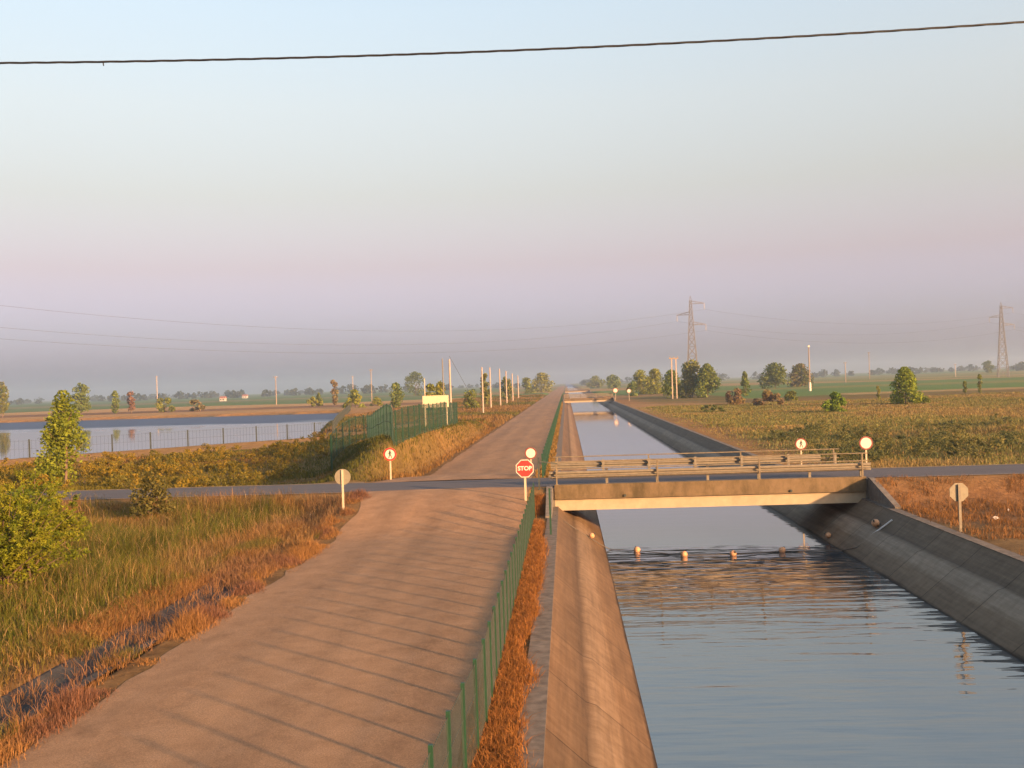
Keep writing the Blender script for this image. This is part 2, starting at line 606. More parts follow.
def lerp3(a, b, t):
    return np.asarray(a)[None, :] * (1 - t[:, None]) + np.asarray(b)[None, :] * t[:, None]


def crown_points(kind, h, w, n, rng):
    """points of a crown of height h and width w, standing on z = 0"""
    if kind == 'bush':
        nc, lo = 11, .02
    elif kind == 'dome':
        nc, lo = 26, .02
    elif kind == 'poplar':
        nc, lo = 14, .1
    elif kind == 'conic':
        nc, lo = 22, .03
    else:
        nc, lo = 20, .05
    t = rng.uniform(lo, 1, nc)

    def rad(t):
        u = (t - lo) / (1 - lo)
        if kind == 'conic':
            return np.clip(1.0 - u, 0, 1) ** .7 * np.clip(u * 6 + .6, 0, 1)
        if kind == 'poplar':
            return np.clip(np.sin(np.pi * np.clip(u * .93 + .05, 0, 1)) ** .5, 0, 1) * (1 - .35 * u)
        if kind == 'dome':
            return np.clip(1 - u ** 2.4, 0, 1) ** .55
        if kind == 'bush':
            return np.sqrt(np.clip(1 - u * u, 0, 1))
        return np.sqrt(np.clip(1 - (2 * u - .95) ** 2, 0, 1))
    ang = rng.uniform(0, 2 * np.pi, nc)
    rr = rad(t) * w / 2 * rng.uniform(.25, .85, nc)
    cx, cy, cz = np.cos(ang) * rr, np.sin(ang) * rr, t * h * .94
    size = (.17 + .16 * rng.random(nc)) * (w if kind != 'poplar' else w * 1.25)
    size = np.minimum(size, h * .24)
    k = rng.integers(0, nc, n)
    d = rng.normal(0, 1, (n, 3))
    d /= np.linalg.norm(d, axis=1)[:, None]
    q = rng.random(n) ** .45
    P = np.stack([cx[k], cy[k], cz[k]], 1) + d * (q * size[k] * .95)[:, None]
    # squeeze back into the envelope with a ragged edge
    tz = np.clip(P[:, 2] / h, lo, 1)
    lim = rad(tz) * w / 2 * rng.uniform(.85, 1.25, n) + .04 * w
    r = np.hypot(P[:, 0], P[:, 1])
    s = np.where(r > lim, lim / np.maximum(r, 1e-6), 1)
    P[:, 0] *= s
    P[:, 1] *= s
    P[:, 2] = np.clip(P[:, 2], lo * h * .5, h)
    return P, k


def leaves(name, P, size, col, parent=None, rng=RNG, long=1.5):
    n = len(P)
    u = rng.normal(0, 1, (n, 3))
    u[:, 2] *= .7
    u /= np.linalg.norm(u, axis=1)[:, None]
    v = np.cross(u, rng.normal(0, 1, (n, 3)))
    v /= np.linalg.norm(v, axis=1)[:, None] + 1e-9
    s = (size * rng.uniform(.4, 1.55, n))[:, None]
    V = np.stack([P - u * s * long * .5, P + v * s * .5, P + u * s * long * .5, P - v * s * .5], 1)
    i = np.arange(n)[:, None] * 4
    return mesh_np(name, V.reshape(-1, 3), [i + np.array([[0, 1, 2, 3]])], M['leaf'], parent, np.repeat(col, 4, axis=0))


def plant(name, label, cat, kind, x, y, h, w, col, col2, n, leaf, group=None, seed=0, trunk=.0, z=None, lean=0):
    rng = np.random.default_rng(seed + 100)
    z = zg1(x, y) if z is None else z
    root = empty(name, (x, y, z - .05), label, cat, group)
    P, k = crown_points(kind, h, w, n, rng)
    P[:, 0] += lean * P[:, 2]
    tint = rng.random(len(P)) * .55 + rng.random(k.max() + 1)[k] * .45
    C = lerp3(col, col2, tint) * rng.uniform(.75, 1.25, (len(P), 1))
    leaves('crown' if kind != 'bush' else 'foliage', P, leaf, C, root, rng)
    mb = MB()
    th = h * (.8 if kind in ('poplar', 'conic') else .55)
    r0 = max(.035, h * .016)
    mb.tube([(0, 0, -.1), (lean * th * .4 + .02 * h, 0, th * .45), (lean * th, .015 * h, th)], [r0, r0 * .75, r0 * .3], 6)
    for _ in range(6 if kind != 'bush' else 5):
        t = rng.uniform(.2, .8)
        a = rng.uniform(0, 2 * math.pi)
        b = Vector((lean * th * t, 0, th * t))
        e = b + Vector((math.cos(a) * w * .32, math.sin(a) * w * .32, h * .2))
        mb.bar(b, e, r0 * .45, 5, r0 * .15)
    mb.build('trunk' if kind != 'bush' else 'stem', M['bark'], root)
    return root


# ------------------------------------------------------------------ land
def grid_mesh(name, xs, ys, mat, colfun=None, kind='structure'):
    X, Y = np.meshgrid(xs, ys)
    Z = zg(X, Y)
    nx, ny = len(xs), len(ys)
    V = np.stack([X, Y, Z], -1).reshape(-1, 3)
    i = np.arange(nx - 1)[None, :] + np.arange(ny - 1)[:, None] * nx
    i = i.reshape(-1, 1)
    return V, i + np.array([[0, 1, nx + 1, nx]])


def ramp_lines(a, b, start, ratio, cap):
    out, p, s = [a], a, start
    sg = 1 if b > a else -1
    while (b - p) * sg > 0:
        p += s * sg
        out.append(p)
        s = min(s * ratio, cap)
    out[-1] = b
    return out


GREEN1, GREEN2 = np.array((.055, .072, .009)), np.array((.10, .098, .014))
DRY1, DRY2 = np.array((.21, .12, .035)), np.array((.16, .08, .028))
PINK = np.array((.17, .095, .055))
TEAL = np.array((.055, .075, .035))


def land_colour(x, y):
    n = len(x)
    c = lerp3((0.112, 0.088, 0.028), (0.182, 0.116, 0.043), vnoise(x, y, 9, 21))
    a = vnoise(x, y, 4, 22)

    def put(mask, col):
        nonlocal c
        c = c * (1 - mask[:, None]) + np.asarray(col)[None, :] * mask[:, None]
    # green wash in the meadow
    put(.7 * sstep(.5, .75, vnoise(x, y, 6, 23)) * (x < -9.5) * (y < 41), (0.059, 0.068, 0.015))
    put((np.abs(x + 9.15) < 1.1) * (y < 41) * .9, (.085, .055, .028))
    # right: dirt in front of the cross road, rough grassland behind
    put((x > 11) * (y < 41.4) * 1.0, (0.165, 0.092, 0.046))
    put((x > 11) * (y < 41.4) * sstep(.5, .8, a), (0.133, 0.088, 0.043))
    put(((x > 11.5) & (y > 46.5)) * sstep(.35, .65, vnoise(x, y, 14, 24)) * .8, (0.091, 0.092, 0.025))
    put(((x > 11.5) & (y > 46.5)) * (1 - sstep(14, 20, x)) * .8, (0.224, 0.122, 0.050))
    # wheel track and pale streaks across the right grassland
    put(((x > 12) & (y > 100)) * sstep(.62, .72, vnoise(x * .35, y, 26, 31)) * .8, (0.266, 0.163, 0.075))
    # road sides
    side = np.where(x < 0, np.minimum(np.abs(x - RX0), np.abs(x - RX1)), 99)
    put((1 - sstep(.3, 1.6, side)) * .9 * ((y > 46) | (side < .8)), (0.15, 0.09, 0.042))
    cross = np.minimum(np.abs(y - CY0), np.abs(y - CY1))
    put((1 - sstep(.5, 2.2, cross)) * .85, (0.210, 0.122, 0.052))
    # reservoir banks
    sd = poly_sd(x, y, RES)
    put((1 - sstep(11, 14, sd)) * (sd > -6), (0.280, 0.163, 0.065))
    put((sd < 0) * 1.0, (0.084, 0.075, 0.045))
    lf = (x < -30) * 1.0
    put(lf * (y > 256) * (y < 300), (.30, .19, .085))
    put(lf * (y >= 300) * (y < 345), (.17, .10, .05))
    put(lf * (y >= 345) * (y < 420), (.33, .215, .10))
    # far crops: long strips
    far = (((y > 420) & (x < 0)) | ((x > 0) & (y > 372)) | ((x > 40) & (y > 230))) * 1.0
    stripe = vnoise(x * .12 + 7, y, 60, 41)
    put(far, (.15, .16, .05))
    put(far * sstep(.55, .6, stripe), (.085, .15, .04))
    put(far * (1 - sstep(.27, .32, stripe)), (.26, .18, .08))
    put(((x > 60) & (y > 225) & (y < 245)) * .9, (.30, .21, .10))
    put(((x < -60) & (y > 420) & (y < 1500)) * .85, (.075, .135, .045))
    put(((x < -60) & (y > 620) & (y < 760)) * .8, (.17, .15, .07))
    return c


def build_land():
    ys = np.array(sorted(set(
        list(np.arange(-12, 66, .4)) + ramp_lines(66, 150, .6, 1.02, 1.6) + ramp_lines(150, 360, 1.6, 1.01, 3)
        + ramp_lines(360, 6000, 4, 1.12, 400) + [CY0, CY1])))
    left = sorted(set(ramp_lines(COPE_L, -20, .12, 1.04, .5) + ramp_lines(-20, -90, .5, 1.03, 2.0) + ramp_lines(-90, -5000, 3, 1.16, 500)
                      + [RX0 - .02, RX0, RX1, RX1 + .04, -1.37, -8.3, -8.45, -8.53, -8.62, -8.72, -9.58, -9.68, -9.77, -9.85]))
    right = sorted(set(ramp_lines(COPE_R, 40, .25, 1.03, .8) + ramp_lines(40, 120, .9, 1.04, 4) + ramp_lines(120, 5000, 5, 1.16, 500)))
    v1, f1 = grid_mesh('g', np.array(left), ys, None)
    v2, f2 = grid_mesh('g', np.array(right), ys, None)
    V = np.concatenate([v1, v2])
    Fq = np.concatenate([f1, f2 + len(v1)])
    o = mesh_np('ground', V, [Fq], M['ground'], col=land_colour(V[:, 0], V[:, 1]), smooth=True)
    tag(o, 'dry grassy farmland on both sides of the canal', 'ground', kind='structure')
    # service road, in two stretches either side of the crossing
    V, Fq = [], []
    for yy in (ys[ys <= CY0], ys[(ys >= CY1) & (ys <= 1600)]):
        b = len(V)
        wob0 = (vnoise(yy * 0, yy, .9, 51) - .5) * .22
        wob1 = (vnoise(yy * 0, yy, .8, 52) - .5) * .14
        zz = road_prof(yy) - .05
        for k, y in enumerate(yy):
            fl = .9 * max(0, 1 - abs(y - CY0) / 4.0) ** 2 + .9 * max(0, 1 - abs(y - CY1) / 4.0) ** 2
            for x, dz in ((RX0 - wob0[k] - fl, .012), (-6.2, .045), (-4.8, .055), (-3.2, .05), (RX1 + wob1[k], .012)):
                zl = zz[k] + dz
                if x < RX0 - .3:
                    zl = max(zl, zg1(x, y) + .012)
                V.append((x, y, zl))
        m = 5
        for k in range(len(yy) - 1):
            for j in range(m - 1):
                Fq.append((b + k * m + j, b + k * m + j + 1, b + (k + 1) * m + j + 1, b + (k + 1) * m + j))
    o = mesh_np('service_road', V, [np.array(Fq)], M['road'], smooth=True)
    tag(o, 'worn brown service road beside the canal', 'road', kind='structure')
    # cross road over the bridge
    xs = np.array(ramp_lines(-320, 60, 4, 1, 4) + ramp_lines(60, 320, 6, 1, 6))
    V, Fq = [], []
    for x in xs:
        for y, dz in ((CY0, .0), (43.0, .02), (43.8, .028), (44.6, .02), (CY1, .0)):
            V.append((x, y, CZ - .03 + dz))
    for k in range(len(xs) - 1):
        for j in range(4):
            a = k * 5 + j
            Fq.append((a, a + 5, a + 6, a + 1))
    o = mesh_np('cross_road', V, [np.array(Fq)], M['asphalt'], smooth=True)
    tag(o, 'grey asphalt road crossing the canal', 'road', kind='structure')
    V, Fq = [], []
    for x0, x1 in ((-320, RX0 - 1.2), (13.0, 320)):
        for y0 in (CY0 - .24, CY1 + .06):
            b = len(V)
            V += [(x0, y0, CZ - .02), (x1, y0, CZ - .02), (x1, y0 + .18, CZ - .02), (x0, y0 + .18, CZ - .02)]
            Fq.append((b, b + 1, b + 2, b + 3))
    o = mesh_np('road_edge', V, [np.array(Fq)], M['edge_line'])
    tag(o, 'pale gravel edge of the cross road', 'road edge', kind='structure')
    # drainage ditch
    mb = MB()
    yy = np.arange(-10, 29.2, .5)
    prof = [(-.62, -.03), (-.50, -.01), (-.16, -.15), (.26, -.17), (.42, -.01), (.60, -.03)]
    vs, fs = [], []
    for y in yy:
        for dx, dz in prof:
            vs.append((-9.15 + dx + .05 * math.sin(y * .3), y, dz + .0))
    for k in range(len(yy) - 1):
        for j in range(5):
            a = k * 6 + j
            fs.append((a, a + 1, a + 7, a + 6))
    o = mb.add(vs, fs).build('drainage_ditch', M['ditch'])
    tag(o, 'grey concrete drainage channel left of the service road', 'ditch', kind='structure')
    # canal lining
    ycs = np.array(list(np.arange(-40, 120, 3.0)) + list(np.arange(120, 1620, 15.0)))
    side = [(.02, .0), (.64, -.55), (.82, -.61), (1.79, -1.44), (3.6, -2.9)]
    prof = [(XL + a, z) for a, z in side] + [(XR - a, z) for a, z in reversed(side)]
    V = [(x, y, z) for y in ycs for x, z in prof]
    m = len(prof)
    Fq = [(k * m + j, k * m + j + 1, (k + 1) * m + j + 1, (k + 1) * m + j) for k in range(len(ycs) - 1) for j in range(m - 1)]
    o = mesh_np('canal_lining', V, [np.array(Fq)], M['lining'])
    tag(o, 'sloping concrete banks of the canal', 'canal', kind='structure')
    mb = MB()
    for xa, xb in ((COPE_L, XL + .02), (XR - .02, COPE_R)):
        for k in range(len(ycs) - 1):
            mb.box(xa, xb, ycs[k] + .006, ycs[k + 1] - .006, -.12, .03)
    o = mb.build('canal_coping', M['coping'])
    tag(o, 'flat grey coping along both canal lips', 'coping', kind='structure')
    o = mesh_np('canal_water', [(XL + 1.2, -40, WATER_Z), (XR - 1.2, -40, WATER_Z), (XR - 1.2, 1605, WATER_Z), (XL + 1.2, 1605, WATER_Z)], [np.array([[0, 1, 2, 3]])], M['water'])
    tag(o, 'calm grey water of the canal', 'water', kind='structure')
    P = [(x, y, RES_W) for x, y in RES]
    c = np.array(P).mean(0)
    P = [(p[0] + (c[0] - p[0]) * .0, p[1], p[2]) for p in P]
    mbw = MB()
    mbw.add(P, [tuple(range(len(P)))])
    o = mbw.build('reservoir_water', M['reservoir'])
    tag(o, 'wide reservoir behind the far left fence', 'water', kind='structure')


# ------------------------------------------------------------------ bridge
def make_bridge(y0, label, detail=True, wid=4.6):
    root = empty('canal_bridge', (0, y0, 0), label, 'bridge')
    x0, x1 = XL - .12, XR + .14
    w = wid
    MB().box(x0, x1, 0, w, .32, .80).build('deck_slab', M['bridge'], root)
    mb = MB()
    mb.box(x0, x1, 0, .28, .80, .90)
    mb.box(x0, x1, w - .28, w, .80, .90)
    mb.build('kerb', M['bridge'], root)
    for k in range(4):
        yb = .14 + k * (w - .62) / 3
        MB().box(x0 + .004, x1 - .004, yb, yb + .34, -.14, .318).build('girder', M['girder'], root)
    for xa, xb in ((x0 - .55, x0 - .006), (x1 + .006, x1 + .55)):
        MB().box(xa, xb, .05, w - .05, -1.2, .79).build('abutment', M['grey_concrete'], root)
    # wing walls holding the road embankment
    for xa, xb in ((COPE_L - .06, COPE_L + .18), (COPE_R - .12, COPE_R + .1)):
        for s in (-1, 1):
            ya, yb = (0.046, -3.3) if s < 0 else (w - .046, w + 3.3)
            ym = ya + s * .25
            vs = []
            for x in (xa, xb):
                vs += [(x, ya, -.3), (x, yb, -.3), (x, yb, .1), (x, ym, .86), (x, ya, .86)]
            fs = [(0, 1, 2, 3, 4), (9, 8, 7, 6, 5)] + [(i, i + 5, (i + 1) % 5 + 5, (i + 1) % 5) for i in range(5)]
            MB().add(vs, fs).build('wing_wall', M['grey_concrete'], root)
    zt = .90
    if detail:
        for xx in (2.2, 8.75):
            MB().disc(.05, -.06, .1, 10, xx, .42).build('drain_pipe', M['dark_post'], root)
        # on each edge: a tube handrail on tall posts and a steel beam on short ones
        for yh, yg, zs in ((.10, .30, 0), (w - .10, w - .30, 1)):
            mb = MB()
            xa, xb = x0 - .1, x1 + .12
            for zr in ((.92, .62, .30) if zs == 0 else (.80, .42)):
                mb.bar((xa, yh, zt + zr), (xb, yh, zt + zr), .024, 8)
            hr = mb.build('handrail', M['rail'], root)
            for k in range(4):
                xp = x0 + .1 + k * 4.03
                q = MB().box(xp - .03, xp + .03, yh - .03, yh + .03, zt - .06, zt + (.92 if zs == 0 else .80))
                q.box(xp - .07, xp + .07, yh - .06, yh + .06, zt - .002, zt + .015)
                q.build('post', M['rail'], hr)
            gz = .38 if zs == 0 else .46
            d = .05 if zs == 0 else -.05
            yb = yg - d
            pr = []
            for kz, ky in ((-.15, 0), (-.135, 1), (-.06, 1), (-.025, 0), (.025, 0), (.06, 1), (.135, 1), (.15, 0)):
                pr.append((yb - d * 1.4 * ky, zt + gz + kz))
            pr2 = [(y + d * .12, z) for y, z in reversed(pr)]
            loop = pr + pr2
            xa, xb = (x0 - .2, x1 + .25) if zs == 0 else (x0 - .2, x1 - .7)
            n = len(loop)
            vs = [(xa, y, z) for y, z in loop] + [(xb, y, z) for y, z in loop]
            fs = [tuple(range(n)), tuple(range(2 * n - 1, n - 1, -1))] + [(i, i + n, (i + 1) % n + n, (i + 1) % n) for i in range(n)]
            gr = MB().add(vs, fs).build('guardrail', M['galv'], root)
            for k in range(6):
                xp = x0 + .1 + 2.015 + k * 2.015
                if xp > x1:
                    break
                MB().box(xp - .05, xp + .05, yg + .0, yg + .09 * (1 if zs == 0 else -1), zt - .09, zt + gz + .2).build('post', M['galv'], gr)
    else:
        for yh in (.1, w - .1):
            mb = MB()
            for zr in (1.0, .68, .36):
                mb.box(x0 - .1, x1 + .1, yh - .04, yh + .04, zt + zr - .07, zt + zr + .07)
            hr = mb.build('handrail', M['rail'], root)
            for k in range(4):
                xp = x0 + .1 + k * 4.03
                MB().box(xp - .05, xp + .05, yh - .05, yh + .05, zt - .06, zt + 1.05).build('post', M['rail'], hr)
    return root


# ------------------------------------------------------------------ fences
def fence(label, pts, h, gap, wire, step, group=None, rails=(.05, .5, .97), post=.035, mat='dkgreen', pmat='green', zfun=None, top_only=False):
    """pts: list of (x, y) or (x, y, z)"""
    P = []
    for p in pts:
        P.append(Vector((p[0], p[1], p[2] if len(p) > 2 else zg1(p[0], p[1]))))
    o0 = P[0].copy()
    root = empty('wire_fence', o0, label, 'fence', group)
    acc, tot = [0], 0
    for a, b in zip(P, P[1:]):
        tot += (b - a).length
        acc.append(tot)

    def at(s):
        s = min(max(s, 0), tot)
        for i in range(len(P) - 1):
            if s <= acc[i + 1] + 1e-9:
                t = (s - acc[i]) / max(acc[i + 1] - acc[i], 1e-9)
                q = P[i].lerp(P[i + 1], t)
                if len(pts[0]) < 3:
                    q.z = zg1(q.x, q.y)
                d = (P[i + 1] - P[i]).normalized()
                return q - o0, d
    mb = MB()
    n = int(tot / step)
    zs = []
    for k in range(n + 1):
        q, d = at(k * step)
        t = Vector((d.x, d.y, 0)).normalized() * wire / 2
        w = Vector((-t.y, t.x, 0))
        vs = []
        for z in (.02, h):
            for s in (t + w, t - w, -t - w, -t + w):
                vs.append(q + s + Vector((0, 0, z)))
        mb.add(vs, [(0, 1, 5, 4), (1, 2, 6, 5), (2, 3, 7, 6), (3, 0, 4, 7)])
    ns = max(2, int(tot / 2) + 1)
    for r in rails:
        path = [at(tot * i / (ns - 1))[0] + Vector((0, 0, r * h)) for i in range(ns)]
        mb.tube(path, wire * .8, 4)
    mb.build('mesh_panel', M[mat], root)
    k = 0
    while k * gap <= tot + .01:
        q, d = at(k * gap)
        MB().box(-post, post, -post, post, -.15, h + .05).build('post', M[pmat], root, loc=q)
        k += 1
    return root


# ------------------------------------------------------------------ signs
def round_sign(label, x, y, zb, hc, dia, facing=1, picto=False, ring='red', post_r=.035, group='round road signs'):
    """facing +1: the face looks back at the camera side (-y)"""
    root = empty('road_sign', (x, y, zb), label, 'road sign', group)
    rz = 0 if facing > 0 else math.pi
    root.rotation_euler = (0, 0, rz)
    r = dia / 2
    MB().box(-post_r, post_r, .012, .012 + 2 * post_r * .7, -.3, hc + r * .9).build('post', M['cream_post'], root)
    MB().disc(r, -.004, .010, 40, 0, hc).build('plate', M['signback'], root)
    rin = r * (.74 if ring == 'red' else .79)
    MB().ring(r - .004, rin, -.010, -.0045, 40, 0, hc).build('border', M[ring], root)
    f = MB().disc(rin, -.008, -.0045, 40, 0, hc).build('face', M['white'], root)
    if picto:
        mb = MB()
        s = r * .70
        y0, y1 = -.0125, -.0085
        mb.disc(s * .17, y0, y1, 14, .02 * s, hc + s * .72)

        def seg(ax, az, bx, bz, w):
            dx, dz = bx - ax, bz - az
            L = math.hypot(dx, dz)
            nx, nz = -dz / L * w / 2, dx / L * w / 2
            mb.prism([((ax + nx) * s, hc + (az + nz) * s), ((ax - nx) * s, hc + (az - nz) * s), ((bx - nx) * s, hc + (bz - nz) * s), ((bx + nx) * s, hc + (bz + nz) * s)], y0, y1)
        seg(0, .55, -.02, -.08, .30)
        seg(-.04, -.0, -.30, -.85, .17)
        seg(.03, -.0, .26, -.42, .18)
        seg(.26, -.40, .34, -.88, .15)
        seg(-.05, .48, -.36, .06, .12)
        seg(.06, .48, .38, .16, .12)
        mb.build('pictogram', M['black'], root)
    return root


def octagon(r):
    return [(r * math.cos(math.pi / 8 + k * math.pi / 4), r * math.sin(math.pi / 8 + k * math.pi / 4)) for k in range(8)]


def stop_sign(label, x, y, zb, hc, width, facing=1):
    root = empty('stop_sign', (x, y, zb), label, 'stop sign', 'octagonal stop signs')
    root.rotation_euler = (0, 0, 0 if facing > 0 else math.pi)
    r = width / 2 / math.cos(math.pi / 8)
    MB().box(-.04, .04, .014, .07, -.3, hc + r * .8).build('post', M['cream_post'] if facing > 0 else M['galv'], root)
    MB().prism([(a, b + hc) for a, b in octagon(r)], -.004, .012).build('plate', M['signback'], root)
    MB().ring(r - .003, r * .91, -.011, -.0045, 8, 0, hc, math.pi / 8).build('border', M['white'], root)
    MB().prism([(a, b + hc) for a, b in octagon(r * .91)], -.009, -.0045).build('face', M['red'], root)
    if facing > 0:
        cu = bpy.data.curves.new('stop_letters', 'FONT')
        cu.body = 'STOP'
        cu.align_x = 'CENTER'
        cu.align_y = 'CENTER'
        cu.size = width * .33
        cu.extrude = .0015
        cu.offset = width * .012
        tmp = bpy.data.objects.new('tmp', cu)
        COL.objects.link(tmp)
        bpy.context.view_layer.update()
        me = bpy.data.meshes.new_from_object(tmp.evaluated_get(bpy.context.evaluated_depsgraph_get()))
        bpy.data.objects.remove(tmp)
        me.name = 'lettering'
        me.materials.clear()
        me.materials.append(M['white'])
        o = bpy.data.objects.new('lettering', me)
        o.location = (0, -.012, hc)
        o.rotation_euler = (math.pi / 2, 0, 0)
        link(o, root)
    return root


# ------------------------------------------------------------------ poles, towers, wires
def pole(label, x, y, h, r=.14, mat='pole', z=None, top=None, group=None, base=None, lean=0):
    z = zg1(x, y) if z is None else z
    root = empty('utility_pole', (x, y, z), label, 'pole', group)
    MB().tube([(0, 0, -.4), (lean, 0, h)], [r, r * .72], 8).build('shaft', M[mat], root)
    if top == 'cross':
        MB().box(-.9, .9, -.06, .06, h - .55, h - .40).build('crossarm', M['wood_pole'], root)
        for k in (-.8, 0, .8):
            MB().bar((k, 0, h - .4), (k, 0, h - .12), .06, 6).build('insulator', M['glass'], root)
    elif top == 'insulator_top':
        MB().box(-.22, .22, -.22, .22, h - .05, h + .45).build('insulator_head', M['white'], root)  # white insulator at the pole top
    elif top == 'cap':
        MB().bar((0, 0, h), (0, 0, h + .18), r * .8, 8, r * .3).build('cap', M[mat], root)
    if base:
        MB().bar((0, 0, -.3), (0, 0, base), r * 1.9, 8, r * 1.7).build('white_base', M['white'], root)  # white lower part put in for sunlight on the shaft
    return root


def tower(label, x, y, H, rz):
    z = zg1(x, y)
    root = empty('transmission_tower', (x, y, z), label, 'pylon', 'high voltage pylons', rz)
    W = H * .12

    def half(t):
        return (W / 2) * (1 - t) ** 1.15 * .85 + .55 * (1 - t * .35)
    lev = [0, .13, .25, .36, .46, .55, .63, .70, .77, .83, .89, .95]
    for sx in (-1, 1):
        for sy in (-1, 1):
            path = [(sx * half(t), sy * half(t), H * t) for t in lev]
            MB().tube(path, [.20 - .09 * t for t in lev], 4).build('leg', M['lattice'], root)
    mb = MB()
    for a, b in zip(lev, lev[1:]):
        for f in range(4):
            def c(t, k):
                q = half(t)
                return [(-q, -q, H * t), (q, -q, H * t), (q, q, H * t), (-q, q, H * t)][k % 4]
            mb.bar(c(a, f), c(b, f + 1), .11, 4)
            mb.bar(c(a, f + 1), c(b, f), .11, 4)
            mb.bar(c(b, f), c(b, f + 1), .11, 4)
    mb.build('bracing', M['lattice'], root)
    q = half(.95)
    mb = MB()
    for sx in (-1, 1):
        for sy in (-1, 1):
            mb.bar((sx * q, sy * q, H * .95), (0, 0, H), .09, 4)
    mb.build('peak', M['lattice'], root)
    tips = []
    for sx, t in ((1, .925), (-1, .81), (1, .70)):
        L = H * .13
        q = half(t)
        zt = H * t
        mb = MB()
        tip = (sx * (q + L), 0, zt - .3)
        for sy in (-1, 1):
            mb.bar((sx * q, sy * q, zt + H * .022), tip, .15, 4)
            mb.bar((sx * q, sy * q, zt - H * .008), tip, .15, 4)
            for k in (.33, .66):
                mb.bar((sx * (q + L * k), sy * q * (1 - k), zt - H * .008 * (1 - k) - .2 * k), (sx * (q + L * k), sy * q * (1 - k), zt + H * .022 * (1 - k)), .06, 4)
        mb.build('crossarm', M['lattice'], root)
        MB().bar((tip[0], 0, tip[2]), (tip[0], 0, tip[2] - H * .065), .12, 6).build('insulator', M['glass'], root)
        v = Matrix.Rotation(rz, 3, 'Z') @ Vector((tip[0], 0, tip[2] - H * .065))
        tips.append(Vector((x, y, z)) + v)
    return tips


def sag(a, b, s, n=40):
    a, b = Vector(a), Vector(b)
    return [a.lerp(b, i / n) - Vector((0, 0, 4 * s * (i / n) * (1 - i / n))) for i in range(n + 1)]


build_materials()
build_land()

# ---- bridges
make_bridge(41.5, 'nearest concrete bridge with steel guardrails over the canal')
make_bridge(262, 'middle concrete bridge over the canal beyond the near one', False)
make_bridge(525, 'farthest small bridge over the canal near the horizon', False)

# ---- fences
fence('green wire fence between the near service road and canal', [(-1.32 - .05 * max(0, 14.5 - y), y, 0) for y in np.arange(4, 38.2, .85)] + [(-1.33, 38.5, .1)], 1.27, 1.1, .0054, .07, mat='dark_post', post=.024, rails=(.04, .35, .68, .98))
fence('long green fence beside the road beyond the bridge', [(-1.30, 51.5), (-1.30, 335)], 1.45, 3.0, .014, .42, rails=(.05, .5, .97), post=.04)
z0 = zg1(-16.3, 83)
fence('tall green mesh fence round the mound beside the reservoir',
      [(-14.3, 62), (-16.2, 70), (-16.5, 79), (-16.3, 83.5), (-13.0, 70.4), (-9.75, 57.6), (-9.95, 76), (-10.1, 95)], 2.0, 2.6, .02, .27)
fence('low fence of dark posts along the reservoir bank',
      [(-58.5, 73), (-46.2, 85), (-39.2, 92.9), (-32.4, 99.6), (-26.6, 106.2), (-25.2, 110.5), (-30.5, 136), (-51, 242)], 1.5, 3.6, .012, .35, mat='dark_post', pmat='dark_post', rails=(.5, .95), post=.05)
pr = empty('fence_post', (-.66, 34.0, 0.03), 'lone dark green post on the canal coping before the bridge', 'post')
MB().box(-.03, .03, -.03, .03, -.1, 1.5).build('shaft', M['green'], pr)
MB().box(-.034, .034, -.034, .034, 1.5, 1.53).build('cap', M['dark_post'], pr)
pr = empty('fence_post', (-1.2, 41.2, .8), 'thin dark post where the bridge handrail begins', 'post')
MB().box(-.03, .03, -.03, .03, -.3, 1.25).build('shaft', M['dark_post'], pr)
MB().bar((.0, 0, 1.1), (.75, .35, .95), .02, 5).build('tie_bar', M['dark_post'], pr)

# ---- signs
round_sign('grey back of a round sign on a cream post left of the road', -8.45, 38.3, zg1(-8.45, 38.3), hgt(341, 477, 38.3) - zg1(-8.45, 38.3), .60, -1)
round_sign('round sign with a walking figure at the left roadside', -8.2, 47.3, zg1(-8.2, 47.3), 1.18, .60, 1, True)
round_sign('empty white round sign just behind the red stop sign', -1.73, 47.6, zg1(-1.73, 47.6) - .0, 1.03, .55, 1, False, 'dullred')
round_sign('round sign with a figure behind the bridge rails', lat(801, 444, 55), 55, zg1(12.4, 55), hgt(801, 444, 55) - zg1(12.4, 55), .62, 1, True, 'dullred')
round_sign('plain white round sign at the right end of the bridge', lat(866, 443, 47.6), 47.6, zg1(13.6, 47.6), hgt(866, 443, 47.6) - zg1(13.6, 47.6), .62, 1, False, 'dullred')
round_sign('tiny white round sign at the middle bridge end', lat(615.5, 393, 261), 261, zg1(12.6, 261), 2.6, 1.3, 1, False, 'dullred')
round_sign('tiny white round sign standing alone in grass beyond the canal', lat(629, 392, 255), 255, zg1(15.5, 255), 2.5, 1.1, 1, False, 'dullred')
stop_sign('red octagonal sign reading STOP beside the green fence', -1.66, 39.0, zg1(-1.66, 39.0), 1.81 - zg1(-1.66, 39.0), .67, 1)
stop_sign('grey back of an octagonal sign on the right bank', lat(960, 528, 32.6), 32.6, zg1(12.3, 32.6), 1.22, .56, -1)

